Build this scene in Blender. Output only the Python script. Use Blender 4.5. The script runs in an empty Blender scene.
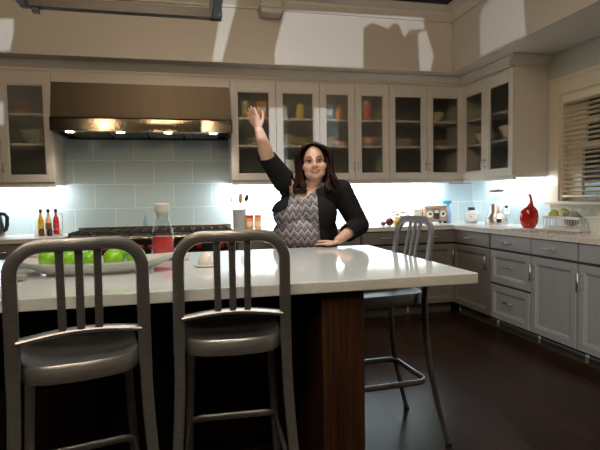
import bpy, bmesh, math, random
from mathutils import Vector, Matrix, Euler
random.seed(7)
PI = math.pi
sc = bpy.context.scene
C = sc.collection

# ------------------------------------------------------------------ materials
MATS = {}
def mat(name, col, rough=0.5, metal=0.0, emit=0.0, alpha=None, coat=0.0, spec=None, build=None):
    if name in MATS: return MATS[name]
    m = bpy.data.materials.new(name); m.use_nodes = True
    nt = m.node_tree; b = nt.nodes['Principled BSDF']
    b.inputs['Base Color'].default_value = (*col, 1)
    b.inputs['Roughness'].default_value = rough
    b.inputs['Metallic'].default_value = metal
    if coat: b.inputs['Coat Weight'].default_value = coat; b.inputs['Coat Roughness'].default_value = 0.05
    if spec is not None: b.inputs['Specular IOR Level'].default_value = spec
    if emit:
        b.inputs['Emission Color'].default_value = (*col, 1); b.inputs['Emission Strength'].default_value = emit
    if build: build(nt, b)
    MATS[name] = m
    return m
def N(nt, t, **kw):
    n = nt.nodes.new(t)
    for k, v in kw.items():
        if k in n.inputs: n.inputs[k].default_value = v
        else: setattr(n, k, v)
    return n
def L(nt, a, b): nt.links.new(a, b)
def noise_col(c1, c2, scale=8, stretch=(1,1,1), bump=0.0, detail=4, lo=.35, hi=.65):
    def f(nt, b):
        tc = N(nt, 'ShaderNodeTexCoord'); mp = N(nt, 'ShaderNodeMapping')
        mp.inputs['Scale'].default_value = stretch
        L(nt, tc.outputs['Object'], mp.inputs['Vector'])
        nz = N(nt, 'ShaderNodeTexNoise'); nz.inputs['Scale'].default_value = scale; nz.inputs['Detail'].default_value = detail
        L(nt, mp.outputs[0], nz.inputs['Vector'])
        rp = N(nt, 'ShaderNodeValToRGB'); rp.color_ramp.elements[0].color = (*c1, 1); rp.color_ramp.elements[1].color = (*c2, 1)
        rp.color_ramp.elements[0].position = lo; rp.color_ramp.elements[1].position = hi
        L(nt, nz.outputs[0], rp.inputs[0]); L(nt, rp.outputs[0], b.inputs['Base Color'])
        if bump:
            bp = N(nt, 'ShaderNodeBump'); bp.inputs['Strength'].default_value = bump; bp.inputs['Distance'].default_value = .002
            L(nt, nz.outputs[0], bp.inputs['Height']); L(nt, bp.outputs[0], b.inputs['Normal'])
    return f
def tile_build(axis):
    def f(nt, b):
        tc = N(nt, 'ShaderNodeTexCoord'); sp = N(nt, 'ShaderNodeSeparateXYZ'); cb = N(nt, 'ShaderNodeCombineXYZ')
        L(nt, tc.outputs['Object'], sp.inputs[0])
        ax = N(nt, 'ShaderNodeMath', operation='ADD'); ax.inputs[1].default_value = 20*.38 + .172
        az = N(nt, 'ShaderNodeMath', operation='ADD'); az.inputs[1].default_value = 20*.24 - .908 + 0.0
        L(nt, sp.outputs[axis], ax.inputs[0]); L(nt, sp.outputs['Z'], az.inputs[0])
        L(nt, ax.outputs[0], cb.inputs[0]); L(nt, az.outputs[0], cb.inputs[1])
        br = N(nt, 'ShaderNodeTexBrick')
        br.inputs['Scale'].default_value = 1; br.inputs['Brick Width'].default_value = .38; br.inputs['Row Height'].default_value = .24
        br.inputs['Mortar Size'].default_value = .003; br.inputs['Mortar Smooth'].default_value = .2
        br.inputs['Color1'].default_value = (.36, .465, .505, 1); br.inputs['Color2'].default_value = (.385, .49, .525, 1)
        br.inputs['Mortar'].default_value = (.62, .66, .66, 1)
        L(nt, cb.outputs[0], br.inputs['Vector']); L(nt, br.outputs['Color'], b.inputs['Base Color'])
        bp = N(nt, 'ShaderNodeBump'); bp.inputs['Strength'].default_value = .25; bp.inputs['Distance'].default_value = .002; bp.invert = True
        L(nt, br.outputs['Fac'], bp.inputs['Height']); L(nt, bp.outputs[0], b.inputs['Normal'])
    return f
def floor_build(nt, b):
    tc = N(nt, 'ShaderNodeTexCoord'); sp = N(nt, 'ShaderNodeSeparateXYZ'); cb = N(nt, 'ShaderNodeCombineXYZ')
    L(nt, tc.outputs['Object'], sp.inputs[0])
    a = N(nt, 'ShaderNodeMath', operation='ADD'); a.inputs[1].default_value = 20
    c = N(nt, 'ShaderNodeMath', operation='ADD'); c.inputs[1].default_value = 20
    L(nt, sp.outputs['Y'], a.inputs[0]); L(nt, sp.outputs['X'], c.inputs[0])
    L(nt, a.outputs[0], cb.inputs[0]); L(nt, c.outputs[0], cb.inputs[1])
    br = N(nt, 'ShaderNodeTexBrick'); br.inputs['Scale'].default_value = 1
    br.inputs['Brick Width'].default_value = 1.5; br.inputs['Row Height'].default_value = .13
    br.inputs['Mortar Size'].default_value = .002; br.offset = .37
    br.inputs['Color1'].default_value = (.0145, .0066, .0038, 1); br.inputs['Color2'].default_value = (.027, .0116, .0058, 1)
    br.inputs['Mortar'].default_value = (.006, .004, .003, 1)
    L(nt, cb.outputs[0], br.inputs['Vector'])
    mp = N(nt, 'ShaderNodeMapping'); mp.inputs['Scale'].default_value = (22, 1.6, 1)
    L(nt, tc.outputs['Object'], mp.inputs['Vector'])
    nz = N(nt, 'ShaderNodeTexNoise'); nz.inputs['Scale'].default_value = 1.5; nz.inputs['Detail'].default_value = 6
    L(nt, mp.outputs[0], nz.inputs['Vector'])
    mx = N(nt, 'ShaderNodeMix', data_type='RGBA', blend_type='MULTIPLY'); mx.inputs[0].default_value = .8
    rp = N(nt, 'ShaderNodeValToRGB'); rp.color_ramp.elements[0].color = (.45,.45,.45,1); rp.color_ramp.elements[1].color = (1.35,1.3,1.25,1)
    rp.color_ramp.elements[0].position = .3; rp.color_ramp.elements[1].position = .7
    L(nt, nz.outputs[0], rp.inputs[0])
    L(nt, br.outputs['Color'], mx.inputs[6]); L(nt, rp.outputs[0], mx.inputs[7]); L(nt, mx.outputs[2], b.inputs['Base Color'])
    rr = N(nt, 'ShaderNodeMapRange'); rr.inputs[3].default_value = .27; rr.inputs[4].default_value = .31; b.inputs['Specular IOR Level'].default_value = .14
    L(nt, nz.outputs[0], rr.inputs[0]); L(nt, rr.outputs[0], b.inputs['Roughness'])
def zigzag_build(nt, b):
    tc = N(nt, 'ShaderNodeTexCoord'); sp = N(nt, 'ShaderNodeSeparateXYZ'); L(nt, tc.outputs['Object'], sp.inputs[0])
    nz = N(nt, 'ShaderNodeTexNoise'); nz.inputs['Scale'].default_value = 38; nz.inputs['Detail'].default_value = 3; L(nt, tc.outputs['Object'], nz.inputs['Vector'])
    pp = N(nt, 'ShaderNodeMath', operation='PINGPONG'); pp.inputs[1].default_value = .021
    L(nt, sp.outputs['X'], pp.inputs[0])
    m = N(nt, 'ShaderNodeMath', operation='MULTIPLY'); m.inputs[1].default_value = 1.5; L(nt, pp.outputs[0], m.inputs[0])
    nm = N(nt, 'ShaderNodeMath', operation='MULTIPLY'); nm.inputs[1].default_value = .03; L(nt, nz.outputs[0], nm.inputs[0])
    a = N(nt, 'ShaderNodeMath', operation='ADD'); L(nt, m.outputs[0], a.inputs[0]); L(nt, sp.outputs['Z'], a.inputs[1])
    a2 = N(nt, 'ShaderNodeMath', operation='ADD'); L(nt, a.outputs[0], a2.inputs[0]); L(nt, nm.outputs[0], a2.inputs[1])
    md = N(nt, 'ShaderNodeMath', operation='FLOORED_MODULO'); md.inputs[1].default_value = .052; L(nt, a2.outputs[0], md.inputs[0])
    dv = N(nt, 'ShaderNodeMath', operation='DIVIDE'); dv.inputs[1].default_value = .052; L(nt, md.outputs[0], dv.inputs[0])
    rp = N(nt, 'ShaderNodeValToRGB'); cr = rp.color_ramp; cr.interpolation = 'LINEAR'
    cr.elements[0].position = 0; cr.elements[0].color = (.32,.31,.34,1)
    cr.elements[1].position = 1; cr.elements[1].color = (.30,.29,.32,1)
    for p, c in ((.12,(.38,.365,.40)),(.2,(.03,.03,.04)),(.34,(.05,.045,.055)),(.42,(.2,.19,.22)),(.55,(.24,.225,.25)),(.62,(.05,.05,.06)),(.72,(.14,.13,.15)),(.8,(.36,.345,.38))):
        e = cr.elements.new(p); e.color = (*c, 1)
    L(nt, dv.outputs[0], rp.inputs[0]); L(nt, rp.outputs[0], b.inputs['Base Color'])

def glass_mat(name, tint=(1,1,1), clear=.8, rough=.03, ior=1.45, reeded=False):
    if name in MATS: return MATS[name]
    m = bpy.data.materials.new(name); m.use_nodes = True; nt = m.node_tree
    for n in list(nt.nodes): nt.nodes.remove(n)
    out = N(nt, 'ShaderNodeOutputMaterial'); tr = N(nt, 'ShaderNodeBsdfTransparent'); tr.inputs[0].default_value = (*tint, 1)
    gl = N(nt, 'ShaderNodeBsdfGlossy'); gl.inputs['Roughness'].default_value = rough; gl.inputs[0].default_value = (1,1,1,1)
    lw = N(nt, 'ShaderNodeLayerWeight'); pw = N(nt, 'ShaderNodeMath', operation='POWER'); pw.inputs[1].default_value = 4; L(nt, lw.outputs['Facing'], pw.inputs[0]); fr = N(nt, 'ShaderNodeMath', operation='MULTIPLY_ADD'); fr.inputs[1].default_value = .45; fr.inputs[2].default_value = (ior-1)**2*.2; L(nt, pw.outputs[0], fr.inputs[0])
    mx = N(nt, 'ShaderNodeMixShader')
    if reeded:
        rf = N(nt, 'ShaderNodeBsdfRefraction'); rf.inputs['Roughness'].default_value = .32; rf.inputs['IOR'].default_value = 1.12; rf.inputs[0].default_value = (*tint, 1)
        m2 = N(nt, 'ShaderNodeMixShader'); m2.inputs[0].default_value = 1 - clear
        L(nt, tr.outputs[0], m2.inputs[1]); L(nt, rf.outputs[0], m2.inputs[2]); src = m2.outputs[0]
        tc = N(nt, 'ShaderNodeTexCoord'); wv = N(nt, 'ShaderNodeTexWave'); wv.inputs['Scale'].default_value = 30; wv.bands_direction = 'X'
        L(nt, tc.outputs['Object'], wv.inputs['Vector'])
        bp = N(nt, 'ShaderNodeBump'); bp.inputs['Strength'].default_value = .5; bp.inputs['Distance'].default_value = .003
        L(nt, wv.outputs['Fac'], bp.inputs['Height']); L(nt, bp.outputs[0], gl.inputs['Normal']); L(nt, bp.outputs[0], rf.inputs['Normal'])
    else: src = tr.outputs[0]
    L(nt, fr.outputs[0], mx.inputs[0]); L(nt, src, mx.inputs[1]); L(nt, gl.outputs[0], mx.inputs[2]); L(nt, mx.outputs[0], out.inputs[0])
    MATS[name] = m; return m

PAINT = mat('cream_paint', (.56,.525,.48), .42)
PAINTW = mat('wall_paint', (.55,.51,.455), .5)
PAINTG = mat('right_wall_paint', (.50,.51,.46), .6)
TRIMW = mat('window_trim_paint', (.66,.6,.48), .4)
BLINDM = mat('blind_slat_paint', (.72,.64,.48), .45)
INNER = mat('cabinet_inner_shade', (.055,.065,.062), .6)  # shade of the unlit interior put into the back panel's colour
GREY = mat('grey_cabinet_paint', (.165,.153,.139), .4)
GREYGAP = mat('cabinet_gap', (.02,.019,.018), .7)
TOE = mat('toe_kick_paint', (.10,.095,.088), .5)
NICKEL = mat('brushed_nickel', (.5,.48,.45), .32, 1)
STEEL = mat('stainless_steel', (.42,.38,.33), .19, .93, build=noise_col((.30,.265,.215),(.36,.32,.265), 5, (9,1,.6)))
DSTEEL = mat('dark_steel', (.12,.11,.10), .35, 1)
ALU = mat('brushed_aluminium', (.36,.37,.39), .38, .84, build=noise_col((.335,.36,.40),(.43,.455,.495), 20, (1,1,12), 0.03))
QUARTZ = mat('white_quartz', (.74,.76,.76), .09, coat=.3, build=noise_col((.65,.725,.77),(.70,.77,.81), 30))
STONE = mat('pale_granite', (.6,.57,.52), .18, build=noise_col((.60,.565,.515),(.70,.67,.62), 60, detail=6, lo=.38, hi=.58))
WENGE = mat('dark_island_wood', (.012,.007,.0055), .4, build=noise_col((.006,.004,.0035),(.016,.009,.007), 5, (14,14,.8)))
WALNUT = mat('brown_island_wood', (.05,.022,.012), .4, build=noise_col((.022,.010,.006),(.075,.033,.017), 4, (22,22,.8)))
TILE = mat('blue_glass_tile_back', (.38,.5,.54), .22, build=tile_build('X'))
TILER = mat('blue_glass_tile_side', (.38,.5,.54), .22, build=tile_build('Y'))
FLOORM = mat('dark_wood_floor', (.03,.015,.01), .32, build=floor_build)
BLACK = mat('black_plastic', (.012,.012,.013), .35)
IRON = mat('cast_iron', (.015,.014,.013), .6)
WHITEC = mat('white_ceramic', (.78,.78,.76), .15)
WHITEP = mat('white_plastic', (.8,.79,.76), .35)
REEDED = glass_mat('reeded_glass', (.94,.95,.92), .74, .25, 1.3, True)
CLEAR = glass_mat('clear_glass', (.93,.96,.96), 1, .02, 1.45)
WINGL = glass_mat('window_glass', (.9,.93,.95), 1, .02, 1.45)
REDV = mat('red_glazed_ceramic', (.55,.018,.012), .12, coat=.5, build=noise_col((.38,.01,.008),(.68,.035,.02), 9))
APPLE = mat('green_apple_skin', (.22,.55,.02), .25, build=noise_col((.16,.46,.012),(.30,.64,.04), 14))
RACKM = mat('dark_bronze', (.022,.015,.013), .45)

# ------------------------------------------------------------------ mesh helpers
class MB:
    def __init__(s): s.bm = bmesh.new(); s.mi = 0
    def _tag(s, faces, mi):
        for f in faces: f.material_index = mi
    def box(s, x0, x1, y0, y1, z0, z1, bev=0.0, seg=2, mi=0, M=None):
        vs = [s.bm.verts.new((x, y, z)) for x in (x0, x1) for y in (y0, y1) for z in (z0, z1)]
        idx = [(0,1,3,2),(4,6,7,5),(0,4,5,1),(2,3,7,6),(0,2,6,4),(1,5,7,3)]
        fs = [s.bm.faces.new([vs[i] for i in q]) for q in idx]
        s._tag(fs, mi)
        if bev > 0:
            es = list({e for f in fs for e in f.edges})
            r = bmesh.ops.bevel(s.bm, geom=es, offset=bev, segments=seg, affect='EDGES', profile=.5)
            s._tag(r['faces'], mi)
            vs = list({v for f in r['faces'] for v in f.verts} | {v for v in vs if v.is_valid})
        if M is not None: bmesh.ops.transform(s.bm, matrix=M, verts=[v for v in vs if v.is_valid])
        return s
    def ring_faces(s, rings, closed=True, mi=0, cap0=True, cap1=True):
        n = len(rings[0])
        for a, b in zip(rings, rings[1:]):
            for i in range(n if closed else n-1):
                j = (i+1) % n
                try: f = s.bm.faces.new((a[i], a[j], b[j], b[i])); f.material_index = mi; f.smooth = True
                except ValueError: pass
        if cap0: f = s.bm.faces.new(list(reversed(rings[0]))); f.material_index = mi
        if cap1: f = s.bm.faces.new(rings[-1]); f.material_index = mi
    def lathe(s, prof, c=(0,0,0), seg=24, mi=0, M=None, sx=1, sy=1):
        rings = []; allv = []
        for r, z in prof:
            r = max(r, 1e-4)
            ring = [s.bm.verts.new((c[0]+r*sx*math.cos(2*PI*i/seg), c[1]+r*sy*math.sin(2*PI*i/seg), c[2]+z)) for i in range(seg)]
            rings.append(ring); allv += ring
        s.ring_faces(rings, True, mi)
        if M is not None: bmesh.ops.transform(s.bm, matrix=M, verts=allv)
        return s
    def sweep(s, pts, w, t=None, normal=None, seg=10, mi=0, power=2.0, closed=False, radii=None):
        """tube along pts; w,t half sizes (superellipse section); normal = direction of the thin axis"""
        t = w if t is None else t
        P = [Vector(p) for p in pts]; n = len(P); rings = []
        ref = Vector(normal) if normal is not None else None
        prevN = None
        for i, p in enumerate(P):
            if closed: tg = (P[(i+1) % n]-P[i-1]).normalized()
            else: tg = (P[min(i+1, n-1)]-P[max(i-1, 0)]).normalized()
            if ref is not None: nn = (ref-tg*ref.dot(tg)).normalized()
            else:
                if prevN is None:
                    a = Vector((0,0,1)) if abs(tg.z) < .9 else Vector((1,0,0))
                    nn = (a-tg*a.dot(tg)).normalized()
                else: nn = (prevN-tg*prevN.dot(tg)).normalized()
                prevN = nn
            sd = tg.cross(nn)
            k = radii[i] if radii else 1
            ring = []
            for j in range(seg):
                a = 2*PI*j/seg; ca, sa = math.cos(a), math.sin(a)
                x = math.copysign(abs(ca)**(2/power), ca)*w*k; y = math.copysign(abs(sa)**(2/power), sa)*t*k
                ring.append(s.bm.verts.new(p+sd*x+nn*y))
            rings.append(ring)
        if closed: rings.append(rings[0]); s.ring_faces(rings, True, mi, False, False)
        else: s.ring_faces(rings, True, mi)
        return s
    def cyl(s, a, b, r, r2=None, seg=16, mi=0):
        return s.sweep([a, b], 1, 1, seg=seg, mi=mi, radii=[r, r if r2 is None else r2])
    def ell(s, c, r, seg=18, rings=10, mi=0, M=None):
        c = Vector(c); R3 = M.to_3x3() if M is not None else Matrix.Identity(3); rg_ = []
        cs = [(math.cos(2*PI*i/seg), math.sin(2*PI*i/seg)) for i in range(seg)]
        for j in range(1, rings):
            a = PI*j/rings; sa, ca = math.sin(a), -math.cos(a)
            rg_.append([s.bm.verts.new(c+R3 @ Vector((r[0]*sa*x, r[1]*sa*y, r[2]*ca))) for x, y in cs])
        s.ring_faces(rg_, True, mi, False, False)
        for ring, z, fl in ((rg_[0], -1, True), (rg_[-1], 1, False)):
            p = s.bm.verts.new(c+R3 @ Vector((0, 0, r[2]*z)))
            for i in range(seg):
                j = (i+1) % seg
                f = s.bm.faces.new((ring[j], ring[i], p) if fl else (ring[i], ring[j], p)); f.material_index = mi; f.smooth = True
        return s
    def capsule(s, a, ra, b, rb, seg=14, mi=0):
        a, b = Vector(a), Vector(b); n = max(2, int((b-a).length/ (min(ra, rb)*.5))+1)
        n = min(n, 14)
        for i in range(n+1):
            t = i/n; s.ell(a.lerp(b, t), (ra+(rb-ra)*t,)*3, seg, 8, mi)
        return s
    def prism(s, poly, axis, lo, hi, mi=0):
        """extrude a 2-D polygon along axis ('x','y','z')"""
        def P(u, v, w): return {'x': (w, u, v), 'y': (u, w, v), 'z': (u, v, w)}[axis]
        a = [s.bm.verts.new(P(u, v, lo)) for u, v in poly]; b = [s.bm.verts.new(P(u, v, hi)) for u, v in poly]
        n = len(poly)
        for i in range(n):
            j = (i+1) % n; f = s.bm.faces.new((a[i], a[j], b[j], b[i])); f.material_index = mi
        f = s.bm.faces.new(list(reversed(a))); f.material_index = mi; f = s.bm.faces.new(b); f.material_index = mi
        return s
    def build(s, name, mats, parent=None, loc=(0,0,0), rotz=0.0, smooth=False, angle=None):
        bmesh.ops.recalc_face_normals(s.bm, faces=s.bm.faces)
        if smooth:
            for f in s.bm.faces: f.smooth = True
        me = bpy.data.meshes.new(name); s.bm.to_mesh(me); s.bm.free()
        for m in (mats if isinstance(mats, (list, tuple)) else [mats]): me.materials.append(m)
        if smooth: me.set_sharp_from_angle(angle=angle or math.radians(40))
        o = bpy.data.objects.new(name, me); C.objects.link(o)
        o.location = loc; o.rotation_euler = (0, 0, rotz)
        if parent: o.parent = parent
        return o
def tag(o, label, cat, group=None):
    o['label'] = label; o['category'] = cat
    if group: o['group'] = group
    return o
def thing(name, label, cat, loc=(0,0,0), rotz=0.0, group=None):
    o = bpy.data.objects.new(name, None); C.objects.link(o); o.empty_display_size = .05
    o.location = loc; o.rotation_euler = (0, 0, rotz)
    return tag(o, label, cat, group)
def struct(o): o['kind'] = 'structure'; return o
def copy_tree(o, parent=None):
    c = o.copy(); C.objects.link(c)
    if parent: c.parent = parent
    for ch in o.children: copy_tree(ch, c)
    return c

# ------------------------------------------------------------------ room constants (metres, camera stands at x=0,y=0)
YB, XR = 5.108, 3.254                 # back wall, right wall
YU, XU = YB-.34, XR-.34               # faces of the wall cabinets
YF, XF = YB-.61, XR-.61               # faces of the base cabinets
CT = .914

# ------------------------------------------------------------------ the setting
struct(MB().box(-4.2, 4.2, -3.0, YB+.1, -.06, 0).build('floor', FLOORM))
struct(MB().box(-4.2, XR+.12, YB, YB+.12, 0, 2.62).build('wall_back', TILE))
# right wall with the window opening
WY0, WY1, WZ0, WZ1 = 2.55, 3.735, 1.15, 2.10
mb = MB(); mb.box(XR, XR+.12, WY1, YB, 0, 1.39, mi=1).box(XR, XR+.12, WY1, YB, 1.39, 2.62)
mb.box(XR, XR+.12, WY0, WY1, 0, WZ0).box(XR, XR+.12, WY0, WY1, WZ1, 2.62).box(XR, XR+.12, -3, WY0, 0, 2.62)
struct(mb.build('wall_right', [PAINTG, TILER]))
# soffit with its recessed opening above the island
mb = MB(); mb.box(-4.2, XR+.12, 4.60, YB+.12, 2.485, 2.60).box(2.69, XR+.12, -1.0, 4.60, 2.485, 2.60)
struct(mb.build('ceiling', PAINTW))
struct(MB().box(-4.2, 2.69, 4.57, 4.67, 2.60, 3.12).box(-4.2, 2.69, 4.57, 4.599, 2.485, 2.60).build('wall_soffit_back', PAINTW))
struct(MB().box(2.66, 2.76, -1.0, 4.57, 2.60, 3.12).box(2.66, 2.689, -1.0, 4.57, 2.485, 2.60).build('wall_soffit_right', PAINTW))
# mouldings
prof = [(0,0),(.02,0),(.02,.02),(.055,.06),(.055,.085),(.12,.1),(.12,.13),(0,.13)]
mb = MB(); mb.prism([(4.57-a, 2.985+b) for a, b in prof], 'x', -4.2, 2.66); mb.prism([(2.66-a, 2.985+b) for a, b in prof], 'y', -1.0, 4.57)
struct(mb.build('trim_1', PAINT))
cp = [(0,0),(.012,0),(.014,.02),(.03,.03),(.075,.075),(.075,.087),(0,.087)]
mb = MB(); mb.prism([(YU-a, 2.398+b) for a, b in cp], 'x', -2.1, XU); mb.prism([(XU-a, 2.398+b) for a, b in cp], 'y', 3.90, YU)
mb.prism([(3.912-a, 2.398+b) for a, b in cp], 'x', XU-.07, XR)
struct(mb.build('trim_2', PAINT))

# window
w = MB()
CX = XR-.022
w.box(CX, XR, WY1, WY1+.115, WZ0, WZ1+.13, .004); w.box(CX, XR, WY0-.115, WY1, WZ1, WZ1+.13, .004)
w.box(CX-.012, XR, WY0-.12, WY1+.125, WZ1+.115, WZ1+.15, .004)
w.box(CX-.05, XR+.1, WY0-.13, WY1+.13, WZ0-.03, WZ0, .006); w.box(CX, XR, WY0-.1, WY1+.1, WZ0-.125, WZ0-.03, .004)
win = struct(w.build('window_1', TRIMW))
jm = MB(); jm.box(XR, XR+.115, WY1-.02, WY1, WZ0, WZ1).box(XR, XR+.115, WY0, WY1-.02, WZ1-.02, WZ1)
jm.build('window_jamb', TRIMW, win)
sh = MB()
SX = XR+.07
for z0, z1, dx in ((1.60, WZ1-.02, .03), (WZ0, 1.64, 0)):
    x0, x1 = SX+dx-.015, SX+dx+.015
    sh.box(x0, x1, WY1-.19, WY1-.02, z0, z1); sh.box(x0, x1, WY0, WY0+.07, z0, z1)
    sh.box(x0, x1, WY0+.07, WY1-.19, z1-.045, z1); sh.box(x0, x1, WY0+.07, WY1-.19, z0, z0+.05)
sh.box(SX+.022, SX+.04, WY0+.07, WY1-.19, 1.835, 1.865); sh.box(SX+.022, SX+.04, 3.315, 3.345, 1.64, WZ1-.06)
sh.box(SX+.022, SX+.04, 2.93, 2.96, 1.64, WZ1-.06)
sh.build('window_sash', TRIMW, win)
MB().box(SX+.028, SX+.032, WY0+.07, WY1-.19, 1.64, WZ1-.06).box(SX-.002, SX+.002, WY0+.07, WY1-.19, 1.2, 1.6).build('window_pane', WINGL, win)
MB().box(SX+.06, SX+.063, WY0+.05, WY1-.05, WZ0, 1.46).build('window_screen', mat('insect_screen', (.10,.14,.2), .7), win)
night = MB().box(XR+.9, XR+.95, 1.0, 6.0, -.2, 3.5)
struct(night.build('night_plane', mat('night_dark', (.01,.011,.014), .9)))  # plain plane beyond the window, night darkness put into its colour
# venetian blind
bl = thing('venetian_blind', 'cream slatted venetian blind half open in the window on the right wall', 'blind', (XR+.02, (WY0+WY1)/2, WZ0))
hl = (WY1-WY0)/2-.025
MB().box(-.025, .025, -hl, hl, WZ1-WZ0-.075, WZ1-WZ0-.022, .004).build('head_rail', BLINDM, bl)
MB().box(-.022, .022, -hl, hl, .035, .055, .004).build('bottom_rail', BLINDM, bl)
s = MB(); z = .085
while z < WZ1-WZ0-.085:
    M = Matrix.Translation((0,0,z)) @ Matrix.Rotation(math.radians(16), 4, 'Y')
    s.box(-.022, .022, -hl, hl, -.0014, .0014, M=M); z += .041
s.build('slats', BLINDM, bl)
for y in (-hl+.12, 0, hl-.12): MB().cyl((.0,y,.04), (.0,y,WZ1-WZ0-.03), .0012, seg=6).build('ladder_cord', BLINDM, bl)

# ------------------------------------------------------------------ cabinet building blocks (front faces -Y locally)
def rect_rings(mb, x0, x1, z0, z1, prof, mi=0, hole=False):
    """nested rectangles: prof = [(inset, y)], joined by faces"""
    rings = []
    for ins, y in prof:
        rings.append([mb.bm.verts.new(p) for p in ((x0+ins, y, z0+ins), (x1-ins, y, z0+ins), (x1-ins, y, z1-ins), (x0+ins, y, z1-ins))])
    for a, b in zip(rings, rings[1:]):
        for i in range(4):
            j = (i+1) % 4; f = mb.bm.faces.new((a[i], a[j], b[j], b[i])); f.material_index = mi
    if hole:
        a, b = rings[-1], rings[0]
        for i in range(4):
            j = (i+1) % 4; f = mb.bm.faces.new((a[i], a[j], b[j], b[i])); f.material_index = mi
    else:
        f = mb.bm.faces.new(rings[-1]); f.material_index = mi; f = mb.bm.faces.new(list(reversed(rings[0]))); f.material_index = mi
def pull(parent, cx, cz, y, length=.1, vert=False, m=None):
    mb = MB(); h = length/2
    if vert:
        mb.cyl((cx, y-.03, cz-h), (cx, y-.03, cz+h), .0055, seg=10)
        for q in (-h*.72, h*.72): mb.cyl((cx, y, cz+q), (cx, y-.03, cz+q), .0045, seg=8)
    else:
        mb.cyl((cx-h, y-.03, cz), (cx+h, y-.03, cz), .0055, seg=10)
        for q in (-h*.62, h*.62): mb.cyl((cx+q, y, cz), (cx+q, y-.03, cz), .0045, seg=8)
    return mb.build('handle', m or NICKEL, parent)
def panel_front(name, parent, x0, x1, z0, z1, flat=False, m=None):
    mb = MB()
    if flat: rect_rings(mb, x0, x1, z0, z1, [(0,0),(0,-.016),(.003,-.019)])
    else: rect_rings(mb, x0, x1, z0, z1, [(0,0),(0,-.016),(.003,-.019),(.052,-.019),(.056,-.013),(.066,-.011),(.072,-.006),(.085,-.006)])
    return mb.build(name, m or GREY, parent)
def wall_cabinet(label, W, H, D, loc, rotz, doors, group, stile=.062):
    t = thing('wall_cabinet', label, 'cabinet', loc, rotz, group)
    c = MB(); th = .018
    c.box(0, th, .0, D, 0, H).box(W-th, W, .0, D, 0, H).box(th, W-th, 0, D, 0, .03).box(th, W-th, 0, D, H-.02, H)
    c.box(th, W-th, 0, .02, H-.06, H-.02)
    c.build('carcass', PAINT, t)
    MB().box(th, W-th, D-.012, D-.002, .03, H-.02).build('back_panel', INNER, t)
    MB().box(0, W, -.012, .02, -.022, 0, .003).build('light_rail', PAINT, t)
    for z in (.365, .635):
        MB().box(th, W-th, .03, D-.012, z-.010, z+.010, .003).build('shelf', PAINT, t)
    g = .004; dw = W/doors
    for k in range(doors):
        x0, x1 = k*dw+g/2, (k+1)*dw-g/2
        mb = MB(); z0, z1 = .022, H-.022
        # frame with a small bead: rails of different height through rings of their own
        rail_t, rail_b = .108, .062
        y0, y1 = -.020, -.001
        mb.box(x0, x0+stile, y0, y1, z0, z1, .002).box(x1-stile, x1, y0, y1, z0, z1, .002)
        mb.box(x0+stile, x1-stile, y0, y1, z0, z0+rail_b, .002).box(x0+stile, x1-stile, y0, y1, z1-rail_t, z1, .002)
        b = .008
        xa, xb, za, zb = x0+stile, x1-stile, z0+rail_b, z1-rail_t
        mb.box(xa, xa+b, -.014, -.003, za, zb).box(xb-b, xb, -.014, -.003, za, zb).box(xa+b, xb-b, -.014, -.003, za, za+b).box(xa+b, xb-b, -.014, -.003, zb-b, zb)
        d = mb.build('door', PAINT, t)
        MB().box(xa-.003, xb+.003, -.009, -.006, za-.003, zb+.003).build('glass_pane', REEDED, d)
        if doors > 1:
            hx = x1-.02 if k % 2 == 0 else x0+.02
            pull(d, hx, z0+.13, -.020, .09, True)
    return t
HU = 2.398-1.38
UG = 'glass-fronted wall cabinets'
wall_cabinet('glass-door wall cabinet at the left edge, beside the hood', .86, HU, .338, (-2.06, YU, 1.38), 0, 2, UG)
wall_cabinet('two-door glass wall cabinet immediately right of the hood, behind the raised hand', .895, HU, .338, (.394, YU, 1.38), 0, 2, UG)
wall_cabinet('narrower two-door glass wall cabinet just right of the woman\'s head', .75, HU, .338, (1.29, YU, 1.38), 0, 2, UG)
wall_cabinet('back-wall two-door glass cabinet next to the corner, two cabinets from the raised hand', .868, HU, .338, (2.041, YU, 1.38), 0, 2, UG)
wall_cabinet('right-wall glass cabinet with plain side panel, next to the window', .852, HU, .338, (XU, YU-.003, 1.38), -PI/2, 2, UG)
# corner filler behind the two runs
struct(MB().box(XU-.0, XR, YU+.002, YB, 1.385, 2.398).build('trim_3', PAINT))
# panel above the hood
struct(MB().box(-1.198, .392, YU-.004, YU+.02, 2.245, 2.398, .003).build('trim_4', PAINT))

def base_cabinet(label, W, loc, rotz, layout, group='grey base cabinets', D=.6, hinge='l', tk=True):
    t = thing('base_cabinet', label, 'cabinet', loc, rotz, group)
    MB().box(0, W, .0, D, .105, .872).build('carcass', GREYGAP, t)
    MB().box(0, W, .06, D, 0, .105).build('toe_kick', TOE, t)
    g = .009
    if layout == 'drawers':
        for z0, z1, fl in ((.742, .866, True), (.435, .722, False), (.115, .415, False)):
            d = panel_front('drawer', t, g, W-g, z0, z1, fl)
            pull(d, W/2, (z0+z1)/2+ (0 if fl else .02), -.019 if fl else -.006, .12)
    else:
        d = panel_front('drawer', t, g, W-g, .742, .866, True)
        pull(d, W/2, .804, -.019, .12)
        n = 2 if layout == 'two' else 1
        dw = W/n
        for k in range(n):
            x0, x1 = k*dw+g*(1 if k == 0 else .4), (k+1)*dw-g*(1 if k == n-1 else .4)
            d = panel_front('door', t, x0, x1, .115, .722)
            hx = (x1-.026 if k == 0 else x0+.026) if n == 2 else (x0+.026 if hinge == 'r' else x1-.026)
            pull(d, hx, .60, -.019, .13, True)
    MB().box(.012, .034, .048, .06, .02, .085, .002).build('foot_bracket', mat('pale_bracket', (.5,.5,.48), .5), t)
    return t
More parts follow.
